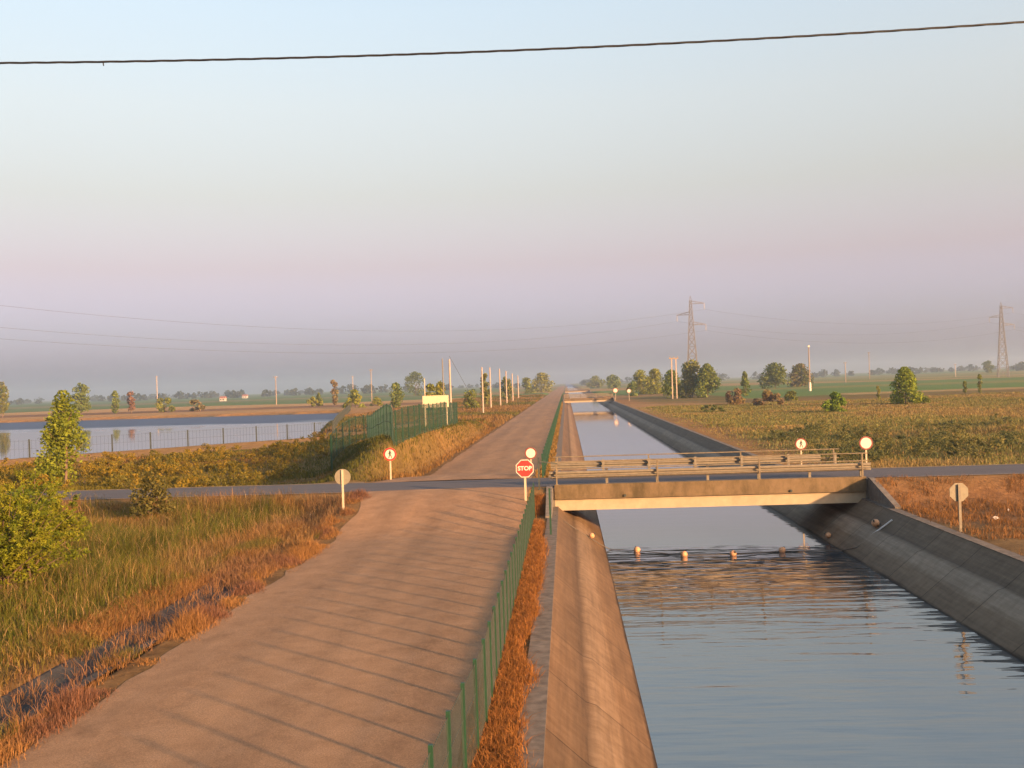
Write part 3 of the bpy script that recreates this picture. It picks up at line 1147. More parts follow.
# ---- information board
bx, by = lat(435.5, 400, 86), 86
bz = zg1(bx, by)
ib = empty('information_board', (bx, by, bz), 'blank cream board on legs behind the green fence', 'board')
ib.rotation_euler = (0, 0, R(28))
pz0, pz1 = hgt(435.5, 407.5, by) - bz, hgt(435.5, 395.5, by) - bz
MB().box(-1.16, 1.16, -.03, .03, pz0, pz1).build('panel', M['board'], ib)
for k in (-1.0, 1.0):
    MB().box(k - .045, k + .045, .034, .12, -.3, pz1 - .05).build('leg', M['cream_post'], ib)
p = pole('short cream pole rising behind the blank board', lat(424.8, 394, 90), 90, hgt(424.8, 380, 90) - zg1(-12.3, 90), .055, 'cream_post', zg1(-12.3, 90), 'cap')

# ---- row of pale poles along the road
POLES = 'pale poles in a row left of the road'
pole('tall slim grey pole just left of the thicker cream pole', lat(443, 380, 132), 132, hgt(443, 359.5, 132) - zg1(-15.6, 132), .085, 'galv', None, 'cap', POLES)
gp = pole('tall cream pole standing behind the green fence end', lat(450, 380, 123), 123, hgt(450, 360.5, 123) - zg1(-13.9, 123), .15, 'pole', None, 'cap', POLES)
MB().bar((0, 0, 8.0), (3.9, 2, .0), .02, 4).build('guy_wire', M['wire'], gp)
row = [(482.5, 368, 169, 'nearest pale pole of the row receding along the road'), (490.4, 368, 214, 'second pale pole of the row, close behind the nearest'),
       (500, 369.5, 236, 'third pale pole counting along the receding row'), (506.4, 371.5, 262, 'fourth pale pole counting along the receding row'),
       (512.6, 374, 294, 'fifth pale pole counting along the receding row'), (518.2, 376, 345, 'farthest and shortest pale pole of the receding row')]
for px, py, d, lb in row:
    x = lat(px, 390, d)
    pole(lb, x, d, hgt(px, py, d) - zg1(x, d), .16 * (d / 169) ** .5, 'pole', None, 'cap', POLES)

# ---- far poles
FP = 'power poles far across the fields'
for px, pt, d, r, mt, top, lb in [
        (157, 376, 620, .3, 'pole', 'cross', 'pale pole beyond the reservoir above the green bush'),
        (276, 376, 400, .2, 'wood_pole', 'cross', 'dark pole right of the small white farmhouse'),
        (353, 376, 560, .22, 'pole', 'cross', 'pale far pole right of the slender poplar'),
        (371.5, 369, 450, .22, 'wood_pole', 'cross', 'taller dark pole left of the round dark tree'),
        (846, 362, 520, .22, 'wood_pole', 'cross', 'thin pole in the right fields left of the bushy tree'),
        (870, 352, 640, .24, 'wood_pole', 'cross', 'taller thin pole above the right fields'),
        (956, 364, 700, .24, 'pole', 'cross', 'thin pole left of the far right pylon')]:
    x = lat(px, 390, d)
    pole(lb, x, d, hgt(px, pt, d) - zg1(x, d), r, mt, None, top, FP)
x = lat(810, 390, 292)
pole('pole with its sunlit lower part painted white on the right grassland', x, 292, hgt(810, 347, 292) - zg1(x, 292), .2, 'wood_pole', None, 'insulator_top', FP, 2.4)
x = lat(674, 370, 268)
tp = empty('transformer_portal', (x, 268, zg1(x, 268)), 'pale twin post portal standing above the dark tree clump', 'pole')
ht = hgt(674, 359, 268) - zg1(x, 268)
for k in (-.55, .55):
    MB().box(k - .14, k + .14, -.14, .14, -.3, ht).build('post', M['pole'], tp)
MB().box(-1.2, 1.2, -.15, .15, ht, ht + .3).build('crossarm', M['wood_pole'], tp)
for k in (-1, 0, 1):
    MB().bar((k, 0, ht + .3), (k, 0, ht + .7), .1, 6).build('insulator', M['glass'], tp)

# ---- pylons and their conductors
dA, dB = 425, 540
xA, xB = lat(693, 380, dA), lat(1003, 370, dB)
dirx = Vector((xB - xA, dB - dA, 0)).normalized()
rz = math.atan2(dirx.y, dirx.x) - math.pi / 2
HA = hgt(693, 296, dA) - zg1(xA, dA)
HB = hgt(1003, 302, dB) - zg1(xB, dB)
tA = tower('nearer lattice pylon behind the dark tree clump', xA, dA, HA, R(-12))
tB = tower('fainter lattice pylon at the far right', xB, dB, HB, R(-12))
# the line comes from the left, passes both pylons and goes on
TL = [(0, 310, 0), (0, 333, 1), (0, 345, 2)]
names = ['topmost of the three thin conductors between the pylons', 'middle one of the three thin conductors between the pylons', 'lowest of the three thin conductors between the pylons']
order = [0, 1, 2]
for k in range(3):
    dl = 205
    px, py = -260, (272, 300, 316)[k]
    L = Vector((lat(px, py, dl), dl, hgt(px, py, dl)))
    a, b = tA[order[k]], tB[order[k]]
    Rr = b + (b - a)
    path = sag(L, a, (10.5, 9.5, 8.5)[k]) + sag(a, b, 6)[1:] + sag(b, Rr, 6)[1:]
    o = MB().tube(path, .035, 4).build('power_line', M['wire'])
    tag(o, names[k], 'power line', 'high voltage conductors')

# ---- black twisted cable overhead
dC = 13.0
mb = MB()
pts = [(-420, 60), (0, 63), (512, 50.5), (1024, 22), (1500, -17)]
xs = [lat(p[0], p[1], dC) for p in pts]
zs = [hgt(p[0], p[1], dC) for p in pts]
cf = np.polyfit(xs[1:4], zs[1:4], 2)
for ph in (0, math.pi * 2 / 3, math.pi * 4 / 3):
    path = []
    for x in np.arange(-16, 16.01, .035):
        t = ph + x * 2 * math.pi / 1.0
        path.append((x, dC + .0072 * math.cos(t), np.polyval(cf, x) + .0072 * math.sin(t)))
    mb.tube(path, .0082, 6)
cb = mb.build('overhead_cable', M['cable'])
tag(cb, 'black twisted cable strung across the sky overhead', 'cable')
xt = lat(103, 62, dC)
MB().bar((xt, dC, np.polyval(cf, xt)), (xt + .006, dC, np.polyval(cf, xt) - .05), .008, 5).build('tie_tail', M['cable'], cb)

# ---- floats across the canal
def ball(label, x, y, z, r):
    mb = MB()
    path = [(0, 0, 0 + r * (-1 + 2 * i / 12)) for i in range(13)]
    rad = [max(.01, r * math.sqrt(max(0, 1 - (-1 + 2 * i / 12) ** 2))) for i in range(13)]
    mb.tube(path, rad, 18)
    root = empty('buoy', (x, y, z), label, 'buoy', 'orange floats of the canal safety line')
    root.rotation_euler = (.5, .9, x)
    mb.build('shell', M['float'], root, True)
    q = MB().ring(r * .35, r * .2, -.02, .02, 16, 0, r * 1.12)
    q.build('eyelet', M['dark_post'], root)
    return root


FL = [(637, 548, 'floating orange buoy nearest the left bank'), (684, 552, 'second floating orange buoy from the left bank'),
      (733, 551, 'third floating orange buoy, brightest, in mid canal'), (782, 547, 'dull fourth floating buoy nearest the shaded right bank')]
rope = []


def on_bank(px, py, upper=True, left=False, lift=0):
    """point of the sloping lining seen at a picture position"""
    o = Vector((0, 0, CAM_Z))
    d = at_pix(px, py, 1.0) - o
    sg = -1 if left else 1
    m, x0 = (1.127, (XR - .02 if not left else XL + .02)) if upper else (1.169, (XR - .82 + .61 * 1.169 if not left else XL + .82 - .61 * 1.169))
    t = (x0 + sg * m * CAM_Z) / (d.x - sg * m * d.z)
    return o + d * t + Vector((-sg * .6, 0, .8)) * lift


for px, py, lb in FL:
    d = (CAM_Z - WATER_Z - .1) * F_PX / ((py - VPY) + ROLL * (px - VPX))
    x = lat(px, py, d)
    ball(lb, x, d, WATER_Z + .06, .125)
    rope.append((x, d, WATER_Z + .03))
for px, py, up, lf, rr, lb in ((590, 538, False, True, .11, 'orange buoy lying on the sunlit left bank'), (830, 537.5, False, False, .11, 'orange buoy at the water line of the shaded bank'),
                              (878, 526, True, False, .14, 'orange buoy high on the shaded right bank')):
    q = on_bank(px, py, up, lf, rr)
    ball(lb, q.x, q.y, q.z, rr)
A, B2, C2 = on_bank(590, 539, False, True, .02), on_bank(857, 548, False, False, .02), on_bank(872, 537, True, False, .02)
rp = [(XL - .1, A.y - .3, .05), A, (1.45, A.y + .6, WATER_Z + .02)] + rope + [(9.75, B2.y + .9, WATER_Z + .03), B2, C2]
o = MB().tube(rp, .016, 5).build('safety_rope', M['rope'])
tag(o, 'dark safety rope linking the orange buoys across the canal', 'rope')
o = MB().bar(on_bank(869, 539, True, False, .05), on_bank(893, 521, True, False, .05), .03, 8).build('pipe', M['pale_pipe'])
tag(o, 'short pale pipe lying on the shaded right bank', 'pipe')

# ---- litter on the right dirt
for k, (px, py, d, lb) in enumerate([(995, 511, 35.2, 'flat white plastic scrap on the right dirt'), (1008, 498, 37, 'small white scrap nearer the cross road')]):
    x = lat(px, py, d)
    z = zg1(x, d)
    mb = MB()
    n = 7
    w = .13 if k == 0 else .05
    vs = [(math.cos(i * 2 * math.pi / n) * w * (1 + .3 * math.sin(3 * i)), math.sin(i * 2 * math.pi / n) * w * .7, .03 + .04 * math.sin(i * 2.1)) for i in range(n)] + [(0, 0, .1)]
    vs2 = [(a, b, c - .012) for a, b, c in vs]
    fs = [(i, (i + 1) % n, n) for i in range(n)] + [((i + 1) % n + n + 1, i + n + 1, 2 * n + 1) for i in range(n)] + [(i, i + n + 1, (i + 1) % n + n + 1, (i + 1) % n) for i in range(n)]
    o = mb.add(vs, fs).add([], []).build('litter', M['scrap'])if False else MB().add(vs + vs2, fs).build('litter', M['scrap'])
    o.location = (x, d, z + .02)
    tag(o, lb, 'litter')

# ---- farmhouses far off
def house(label, x, y, w, l, h):
    z = zg1(x, y)
    root = empty('farmhouse', (x, y, z), label, 'house')
    MB().box(-w / 2, w / 2, -l / 2, l / 2, -.3, h).build('wall', M['wall'], root)
    MB().add([(-w / 2 - .4, -l / 2 - .4, h), (w / 2 + .4, -l / 2 - .4, h), (w / 2 + .4, l / 2 + .4, h), (-w / 2 - .4, l / 2 + .4, h), (-w / 2, 0, h + l * .28), (w / 2, 0, h + l * .28)],
             [(0, 1, 5, 4), (1, 2, 5), (2, 3, 4, 5), (3, 0, 4), (3, 2, 1, 0)]).build('roof', M['roof'], root)
    for k in (-.25, .25):
        MB().box(w * k - .6, w * k + .6, -l / 2 - .05, -l / 2 + .02, h * .35, h * .7).build('window', M['dark_post'], root)


house('small white farmhouse with a red roof beyond the reservoir', lat(223, 397, 720), 720, 3.6, 4.5, 2.1)
house('fainter white farmhouse right of the nearer one', lat(245, 394, 1000), 1000, 4.4, 5, 2.3)

# ------------------------------------------------------------------ trees and bushes
YG, YG2 = (.16, .20, .018), (.27, .26, .03)
DG, DG2 = (.10, .15, .028), (.19, .22, .042)
OL, OL2 = (.145, .155, .035), (.22, .2, .05)
BR, BR2 = (.17, .11, .06), (.24, .16, .09)
PK, PK2 = (.21, .115, .085), (.30, .17, .12)


def tp_(name, label, cat, kind, px, pb, pt, wpx, d, c1, c2, n=1200, leaf=.3, group=None, seed=0, **kw):
    x = lat(px, (pb + pt) / 2, d)
    z = zg1(x, d)
    h = max(.8, hgt(px, pt, d) - z)
    return plant(name, label, cat, kind, x, d, h, wpx * d / F_PX, c1, c2, n, leaf, group, seed or int(px), **kw)


# the two near left
tp_('young_tree', 'slim yellow green young tree before the reservoir', 'tree', 'conic', 64, 485, 390, 64, 57, (.115, .165, .015), (.2, .22, .025), 7500, .105, seed=5)
TR = 'trees beyond the reservoir'
tp_('poplar_tree', 'dark slim tree cut by the left picture edge', 'tree', 'poplar', 2, 416, 382, 14, 311, DG, OL2, 1500, .4, TR)
tp_('round_tree', 'round dark green tree right behind the young tree', 'tree', 'round', 80, 414, 383, 20, 311, DG, DG2, 1800, .45, TR)
tp_('poplar_tree', 'narrow dark green tree on the far reservoir bank', 'tree', 'poplar', 115, 414, 391, 9, 311, DG, DG2, 900, .38, TR)
tp_('poplar_tree', 'narrow reddish brown tree on the far reservoir bank', 'tree', 'poplar', 131, 414, 390, 9, 311, PK, BR2, 700, .36, TR)
tp_('wide_bush', 'light green bush on the far reservoir bank', 'bush', 'bush', 165, 412, 397, 24, 311, (.08, .12, .03), YG2, 1100, .42, TR)
tp_('wide_bush', 'wide brownish bush on the far reservoir bank', 'bush', 'bush', 195, 413, 400, 30, 311, OL, BR2, 1300, .42, TR)
tp_('wide_bush', 'low green bush left of the slender poplar', 'bush', 'bush', 314, 409, 397, 20, 330, DG2, YG2, 900, .42, TR)
tp_('conical_tree', 'small pointed tree beside the low green bush', 'tree', 'conic', 319, 408, 393, 9, 332, DG, DG2, 700, .4, TR)
tp_('poplar_tree', 'tallest slender brown poplar beyond the reservoir corner', 'tree', 'poplar', 334, 408, 375, 8, 330, OL, BR2, 1100, .4, TR)
tp_('wide_bush', 'pale yellow green bush behind the reservoir fence', 'bush', 'bush', 355, 410, 390, 26, 285, YG, YG2, 1100, .42, TR)
tp_('wide_bush', 'pale small bush left of the round dark tree', 'bush', 'bush', 376, 408, 397, 16, 300, YG, OL2, 800, .36, TR)
tp_('round_tree', 'dark round tree behind the green mesh fence', 'tree', 'round', 396, 407, 383, 17, 260, DG, DG2, 1500, .36, TR)
tp_('round_tree', 'large grey hazy tree far behind the blank board', 'tree', 'round', 415, 392, 372, 24, 640, DG, OL, 1500, .7, TR)
TR2 = 'trees left of the road'
tp_('wide_bush', 'yellow green bush directly behind the blank board', 'bush', 'bush', 430, 402, 384, 18, 190, YG, OL2, 1400, .28, TR2)
tp_('round_tree', 'olive green tree between board and tall poles', 'tree', 'dome', 441, 402, 381, 16, 200, OL, YG2, 1400, .28, TR2)
tp_('wide_bush', 'low green bush between the tall pole and the row', 'bush', 'bush', 470, 404, 387, 18, 215, OL, YG, 1300, .3, TR2)
tp_('conical_tree', 'dark upright tree behind the nearest row pole', 'tree', 'poplar', 485, 402, 373, 11, 250, DG, OL2, 1400, .34, TR2)
tp_('round_tree', 'dark tree behind the fourth and fifth row poles', 'tree', 'round', 506, 398, 376, 14, 330, DG, OL2, 1400, .4, TR2)
tp_('round_tree', 'domed green tree at the end of the road', 'tree', 'dome', 541, 389, 373, 28, 560, DG2, OL2, 2200, .6, TR2)
tp_('wide_bush', 'long low tree mass left of the domed tree', 'bush', 'bush', 526, 390, 378, 22, 520, DG2, OL, 1500, .6, TR2)
TR3 = 'trees right of the canal'
tp_('round_tree', 'hazy distant tree nearest the far bridge', 'tree', 'dome', 596, 388, 376, 22, 800, DG2, OL, 1200, .8, TR3)
tp_('round_tree', 'dull green tree left of the yellow green trees', 'tree', 'dome', 613, 390, 375, 18, 640, DG, DG2, 1400, .7, TR3)
tp_('round_tree', 'left one of two yellow green trees by the canal', 'tree', 'dome', 640, 393, 370, 22, 380, YG, YG2, 2000, .45, TR3)
tp_('round_tree', 'right one of two yellow green trees by the canal', 'tree', 'dome', 655, 393, 369, 22, 370, YG, YG2, 2200, .45, TR3)
tp_('wide_bush', 'dark green bush at the foot of the yellow green trees', 'bush', 'bush', 634, 394, 382, 20, 340, DG, DG2, 1200, .4, TR3)
tp_('round_tree', 'left tree of the dark clump below the portal', 'tree', 'dome', 672, 395, 370, 22, 285, DG, YG, 2200, .38, TR3)
tp_('round_tree', 'tallest middle tree of the dark clump', 'tree', 'dome', 692, 396, 360, 28, 272, DG, OL2, 3400, .38, TR3)
tp_('conical_tree', 'pointed right tree of the dark clump', 'tree', 'conic', 707, 396, 364, 34, 268, DG, DG2, 3400, .38, TR3)
tp_('conical_tree', 'small dark pointed tree right of the clump', 'tree', 'conic', 745, 396, 371, 11, 262, DG, DG2, 1300, .3, TR3)
tp_('round_tree', 'dark grey green tree left of the white footed pole', 'tree', 'dome', 775, 389, 363, 30, 372, DG, OL, 2600, .5, TR3)
tp_('round_tree', 'brownish round tree behind the white footed pole', 'tree', 'dome', 801, 388, 364, 28, 400, DG, BR, 2400, .5, TR3)
tp_('wide_bush', 'pinkish dry bush below the dark clump', 'bush', 'bush', 734, 405, 388, 28, 186, PK, OL2, 1500, .24, TR3)
tp_('wide_bush', 'second pinkish dry bush farther right', 'bush', 'bush', 767, 407, 390, 32, 174, PK, OL2, 1700, .24, TR3)
tp_('wide_bush', 'flat dark green bush below the white footed pole', 'bush', 'bush', 792, 400, 391, 18, 200, DG2, OL, 900, .24, TR3)
tp_('wide_bush', 'small bright green bush in the right grassland', 'bush', 'bush', 834, 413, 392, 25, 135, (.11, .2, .016), (.2, .26, .028), 2000, .19, TR3)
tp_('conical_tree', 'broad bright green conical tree in the right grassland', 'tree', 'conic', 905, 405, 367, 40, 156, (.15, .225, .02), (.27, .30, .03), 5200, .2, TR3)
tp_('wide_bush', 'little dark bush at the foot of the conical tree', 'bush', 'bush', 926, 406, 395, 11, 154, DG, DG2, 500, .19, TR3)
tp_('thin_sapling', 'thin sapling left of the bright conical tree', 'sapling', 'poplar', 878, 404, 385, 5, 170, DG2, OL2, 260, .2, TR3)
tp_('thin_sapling', 'short thin sapling at the far right field edge', 'sapling', 'poplar', 965, 397, 381, 5, 195, DG2, OL, 260, .22, TR3)
tp_('thin_sapling', 'taller thin sapling at the far right field edge', 'sapling', 'poplar', 980, 397, 374, 6, 197, DG2, OL, 360, .22, TR3)
tp_('round_tree', 'hazy round tree beside the far right pylon', 'tree', 'round', 988, 371, 361, 14, 900, DG, OL, 1000, .9, TR3)
tp_('wide_bush', 'dark teal bush on the grass beyond the right bank', 'bush', 'bush', 712, 416, 405, 40, 150, TEAL, DG2, 1800, .2, TR3)

# feathery yellow green shrub, near left
def feathery(label, x, y, h, w, seed):
    rng = np.random.default_rng(seed)
    z = zg1(x, y)
    root = empty('feathery_shrub', (x, y, z), label, 'shrub')
    st = MB()
    P, C, D = [], [], []
    D = []
    for i in range(85):
        a = rng.uniform(0, 2 * math.pi)
        reach = w / 2 * math.sqrt(rng.random())
        top = h * (1 - .5 * (reach / (w / 2)) ** 2) * rng.uniform(.5, 1.08)
        p0 = Vector((rng.normal(0, .25), rng.normal(0, .25), 0))
        p1 = Vector((math.cos(a) * reach * .4, math.sin(a) * reach * .4, top * .7))
        p2 = Vector((math.cos(a) * reach, math.sin(a) * reach, top))

        def q(t):
            return p0 * (1 - t) ** 2 + p1 * 2 * t * (1 - t) + p2 * t * t
        st.tube([q(k / 6) for k in range(7)], [.026 * (1 - .85 * k / 6) for k in range(7)], 4)
        cb = rng.random()
        for sp in range(17):
            t = rng.uniform(.25, 1.0)
            b0 = q(t)
            b_ = rng.uniform(0, 2 * math.pi)
            L = rng.uniform(.25, .62) * (1.15 - .5 * t)
            dv = Vector((math.cos(b_), math.sin(b_), rng.uniform(-.1, .75))).normalized() + (p2 - p1).normalized() * .7
            dv.normalize()
            nl = 34
            u = rng.random(nl)
            pts = np.array(b0)[None] + np.array(dv)[None] * (u * L)[:, None] + np.array((0, 0, -.22))[None] * (u ** 2 * L)[:, None] + rng.normal(0, .028, (nl, 3))
            pts[:, 2] = np.maximum(pts[:, 2], .08)
            P.append(pts)
            c1 = np.array((.09, .125, .009)) * (1 - cb) + np.array((.19, .19, .013)) * cb
            C.append(np.tile(c1 * rng.uniform(.75, 1.25), (nl, 1)))
    P = np.concatenate(P)
    C = np.concatenate(C)
    C = C * rng.uniform(.7, 1.3, (len(P), 1))
    leaves('foliage', P, .026, C, root, rng, 3.0)
    st.build('stem', M['bark'], root)


feathery('feathery yellow green shrub at the left edge', -13.9, 24.6, 3.1, 4.3, 3)
feathery('smaller feathery shrub behind the large one at left', -16.4, 30.5, 2.6, 3.6, 4)
b = tp_('wide_bush', 'dark bramble in the meadow before the cross road', 'bush', 'dome', 150, 506, 471, 44, 38.5, (.07, .075, .018), (.13, .11, .03), 2600, .07, seed=77)

# ------------------------------------------------------------------ grass
def scatter(n, x0, x1, y0, y1, ratio=(-.85, 1.0), power=1.0):
    x = RNG.uniform(x0, x1, n)
    y = y0 + (y1 - y0) * RNG.random(n) ** power
    k = (x > ratio[0] * y - 2) & (x < ratio[1] * y + 2)
    return x[k], y[k]


def tufts(x, y, per, spread):
    n = len(x)
    xx = np.repeat(x, per) + RNG.normal(0, spread, n * per)
    yy = np.repeat(y, per) + RNG.normal(0, spread, n * per)
    return xx, yy


# meadow, near left
x, y = scatter(27000, -42, -8.6, 8, 40.8)
x, y = tufts(x, y, 13, .17)
k = (x < -9.75) | ((y > 28.6) & (x < -8.6))
x, y = x[k], y[k]
dd = sstep(-9.6, -12.5, x)
g = sstep(.36, .62, vnoise(x, y, 5.5, 61) * .38 + vnoise(x, y, 1.7, 62) * .37 + vnoise(x, y, .6, 66) * .25 + .13 - .24 * (1 - dd) - .17 * sstep(30, 39, y) - .2 * sstep(21, 15, y))
pk = sstep(.42, .66, vnoise(x, y, 2.4, 63) * .7 + vnoise(x, y, .7, 67) * .3)
t = RNG.random(len(x))
C = lerp3((.235, .135, .04), (.17, .085, .03), t)
C = C * (1 - .65 * pk[:, None]) + lerp3((.19, .105, .062), (.14, .09, .05), t) * .65 * pk[:, None]
dk = sstep(.5, .75, vnoise(x, y, 1.1, 68))
Gc = lerp3((.06, .082, .011), (.125, .115, .018), t) * (1 - .35 * dk[:, None])
C = C * (1 - g[:, None]) + Gc * g[:, None]
stray = RNG.random(len(x)) < .2
C[stray] = lerp3((.23, .14, .05), (.24, .17, .085), t)[stray]
C *= RNG.uniform(.62, 1.38, (len(x), 1))
ht = vnoise(x, y, 3.5, 64) * .6 + vnoise(x, y, 1.0, 69) * .4
hh = (.22 + .62 * ht) * RNG.uniform(.35, 1.25, len(x)) * (1 - .45 * (1 - sstep(-9.7, -11.5, x))) * (1 + .25 * g) * .92
blades('meadow_grass', x, y, hh, RNG.uniform(.006, .018, len(x)), C, .62, 'tall mixed green and dry meadow grass left of the road', 'grass')

# dry verge between road and ditch, in clumps with gaps
x, y = scatter(9500, -8.85, -7.8, 8, 41.0)
cl = vnoise(x * .5, y, 1.7, 71) * .6 + vnoise(x, y, .55, 72) * .4
k = (cl > .43) & (RNG.random(len(x)) < 1.15 - .75 * sstep(-8.15, -7.8, x))
x, y, cl = x[k], y[k], cl[k]
hb = np.repeat(.06 + .55 * np.clip(cl - .40, 0, 1) * 1.9, 7) * np.repeat(1 - .6 * sstep(-8.3, -7.85, x), 7)
x, y = tufts(x, y, 7, .07)
t = RNG.random(len(x))
rd = sstep(.4, .7, vnoise(x, y, 1.3, 74))
C = lerp3((.29, .15, .045), (.22, .115, .045), t) * (1 - rd[:, None]) + lerp3((.20, .09, .045), (.15, .085, .06), t) * rd[:, None]
C *= RNG.uniform(.6, 1.4, (len(x), 1))
blades('dry_verge_grass', x, y, hb * RNG.uniform(.4, 1.3, len(x)), RNG.uniform(.005, .014, len(x)), C, .6, 'straw coloured grass strip along the road edge', 'grass')
# dry grass hanging over both lips of the ditch
x = np.concatenate([RNG.uniform(-10.6, -9.66, 5200), RNG.uniform(-8.8, -8.5, 900)])
y = RNG.uniform(8, 38, len(x))
k = (vnoise(x, y, 1.4, 75) > .36) & ((y > 26) | (x < -9.66) | (vnoise(x * 0, y, 2.4, 77) > .55))
x, y = x[k], y[k]
x, y = tufts(x, y, 7, .08)
t = RNG.random(len(x))
gg = sstep(.5, .7, vnoise(x, y, 1.8, 76))
C = lerp3((.25, .13, .04), (.17, .085, .035), t) * (1 - gg[:, None]) + lerp3((.09, .09, .02), (.15, .12, .03), t) * gg[:, None]
C *= RNG.uniform(.6, 1.4, (len(x), 1))
ex = RNG.uniform(-9.9, -8.4, 700)
ey = np.concatenate([RNG.uniform(26.8, 31, 420), RNG.uniform(12, 27, 280)])
ex, ey = tufts(ex, ey, 9, .07)
t2 = RNG.random(len(ex))
x, y = np.concatenate([x, ex]), np.concatenate([y, ey])
C = np.concatenate([C, lerp3((.22, .12, .05), (.16, .085, .05), t2) * RNG.uniform(.6, 1.4, (len(ex), 1))])
blades('ditch_grass', x, y, .23 * RNG.uniform(.4, 1.5, len(x)), RNG.uniform(.006, .016, len(x)), C, .7, 'orange brown grass hanging over the ditch edges', 'grass', z=np.maximum(zg(x, y), -.05))
# weeds between fence and canal coping
x = RNG.uniform(-1.42, -.60, 8600)
y = RNG.uniform(8, 40.5, 8600)
k = (vnoise(x, y, 1.1, 81) > .25) & (x < -.92 + .42 * (vnoise(x * 0, y, 1.6, 82) - .25)) & (RNG.random(len(x)) < 1 - .55 * sstep(-1.0, -.7, x))
x, y = tufts(x[k], y[k], 8, .05)
k = x < -.55
x, y = x[k], y[k]
t = RNG.random(len(x))
C = lerp3((0.273, 0.124, 0.032), (0.186, 0.074, 0.023), t) * RNG.uniform(.7, 1.35, (len(x), 1))
blades('dry_weeds', x, y, .17 * RNG.uniform(.4, 1.5, len(x)), RNG.uniform(.006, .014, len(x)), C, .9, 'rusty dry weeds between the green fence and the canal', 'weeds', z=np.maximum(zg(x, y), 0.02))
# fence line beyond the crossing
x, y = scatter(7000, -1.6, -.87, 50, 260, power=1.5)
t = RNG.random(len(x))
C = lerp3((0.248, 0.136, 0.038), (0.124, 0.093, 0.025), t) * RNG.uniform(.75, 1.3, (len(x), 1))
blades('fence_line_weeds', x, y, .3 * RNG.uniform(.5, 1.3, len(x)), RNG.uniform(.03, .08, len(x)), C, .5, 'dry weeds along the far green fence', 'weeds')
# right dirt in front of the cross road
x, y = scatter(7500, 12.0, 40, 20, 41.2)
k = vnoise(x, y, 1.6, 91) > .33
x, y = tufts(x[k], y[k], 12, .13)
t = RNG.random(len(x))
C = lerp3((0.236, 0.118, 0.038), (0.155, 0.077, 0.029), t) * RNG.uniform(.7, 1.3, (len(x), 1))
blades('dry_tufts', x, y, .22 * RNG.uniform(.4, 1.4, len(x)), RNG.uniform(.01, .022, len(x)), C, .7, 'low reddish dry grass tufts on the right bank', 'grass')
# right grassland behind the cross road
x, y = scatter(560000, 12.4, 150, 47.5, 190, (-1, .75), 1.35)
dens = 1 - .75 * (1 - sstep(13, 17, x))
k = RNG.random(len(x)) < dens
x, y = x[k], y[k]
tl = sstep(.30, .52, vnoise(x, y, 9, 95) * .7 + vnoise(x, y, 2.5, 94) * .3) * (1 - sstep(70, 100, y))
gr = sstep(.30, .56, vnoise(x, y, 9, 96) * .6 + vnoise(x, y, 2.2, 99) * .4)
t = RNG.random(len(x))
C = lerp3((.20, .155, .055), (.16, .112, .045), t)
C = C * (1 - .85 * gr[:, None]) + lerp3((.09, .105, .028), (.14, .135, .04), t) * .85 * gr[:, None]
C = C * (1 - .8 * tl[:, None]) + lerp3((.075, .095, .04), (.12, .12, .045), t) * .8 * tl[:, None]
st = RNG.random(len(x)) < .12
C[st] = lerp3((0.236, 0.161, 0.055), (0.205, 0.118, 0.042), t)[st]
C *= RNG.uniform(.62, 1.4, (len(x), 1)) * 1.2
tall = sstep(20, 34, x) * (1 - sstep(85, 120, y))
hh = (.17 + .26 * vnoise(x, y, 6, 97) + .62 * tall * vnoise(x, y, 3, 98) ** 1.3) * RNG.uniform(.5, 1.15, len(x)) * (1 - .6 * (1 - sstep(13, 16, x)))
blades('rough_grass', x, y, hh, .014 + .0005 * y * RNG.uniform(.5, 1.3, len(x)), C, .7, 'rough tan and green grassland right of the canal', 'grass')
# slope left of the road beyond the crossing
x, y = scatter(160000, -62, -8.25, 47.3, 125, (-.8, 1), 1.25)
sd = poly_sd(x, y, RES)
k = sd > 11.0
x, y = x[k], y[k]
ylw = sstep(-15, -19, x) * (1 - sstep(64, 74, y + (x + 30) * .3))
gr = sstep(.2, .45, vnoise(x, y, 5, 101) * .6 + vnoise(x, y, 1.5, 103) * .4) * sstep(-8.4, -10.0, x)
t = RNG.random(len(x))
C = lerp3((0.223, 0.124, 0.038), (0.167, 0.093, 0.032), t)
C = C * (1 - gr[:, None]) + lerp3((0.062, 0.074, 0.012), (0.112, 0.102, 0.019), t) * gr[:, None]
C = C * (1 - .75 * ylw[:, None]) + lerp3((0.149, 0.118, 0.015), (0.093, 0.087, 0.013), t) * .75 * ylw[:, None]
C *= RNG.uniform(.62, 1.4, (len(x), 1)) * .88
hh = (.12 + .26 * vnoise(x, y, 4, 102)) * RNG.uniform(.5, 1.2, len(x))
blades('slope_grass', x, y, hh, .012 + .0005 * y * RNG.uniform(.5, 1.3, len(x)), C, .4, 'green and straw grass on the slope beyond the crossing', 'grass')
# long verge of the far road
x, y = scatter(60000, -40, -8.2, 120, 420, (-.3, 1), 1.2)
t = RNG.random(len(x))
gr = sstep(.4, .65, vnoise(x, y, 12, 105))
C = lerp3((0.186, 0.112, 0.038), (0.149, 0.093, 0.034), t)
C = C * (1 - gr[:, None]) + lerp3((0.068, 0.074, 0.015), (0.105, 0.093, 0.021), t) * gr[:, None]
blades('far_verge_grass', x, y, .5 * RNG.uniform(.5, 1.3, len(x)), .10 + .0005 * y * RNG.uniform(.6, 1.3, len(x)), C, .5, 'thin dry grass left of the far road', 'grass')
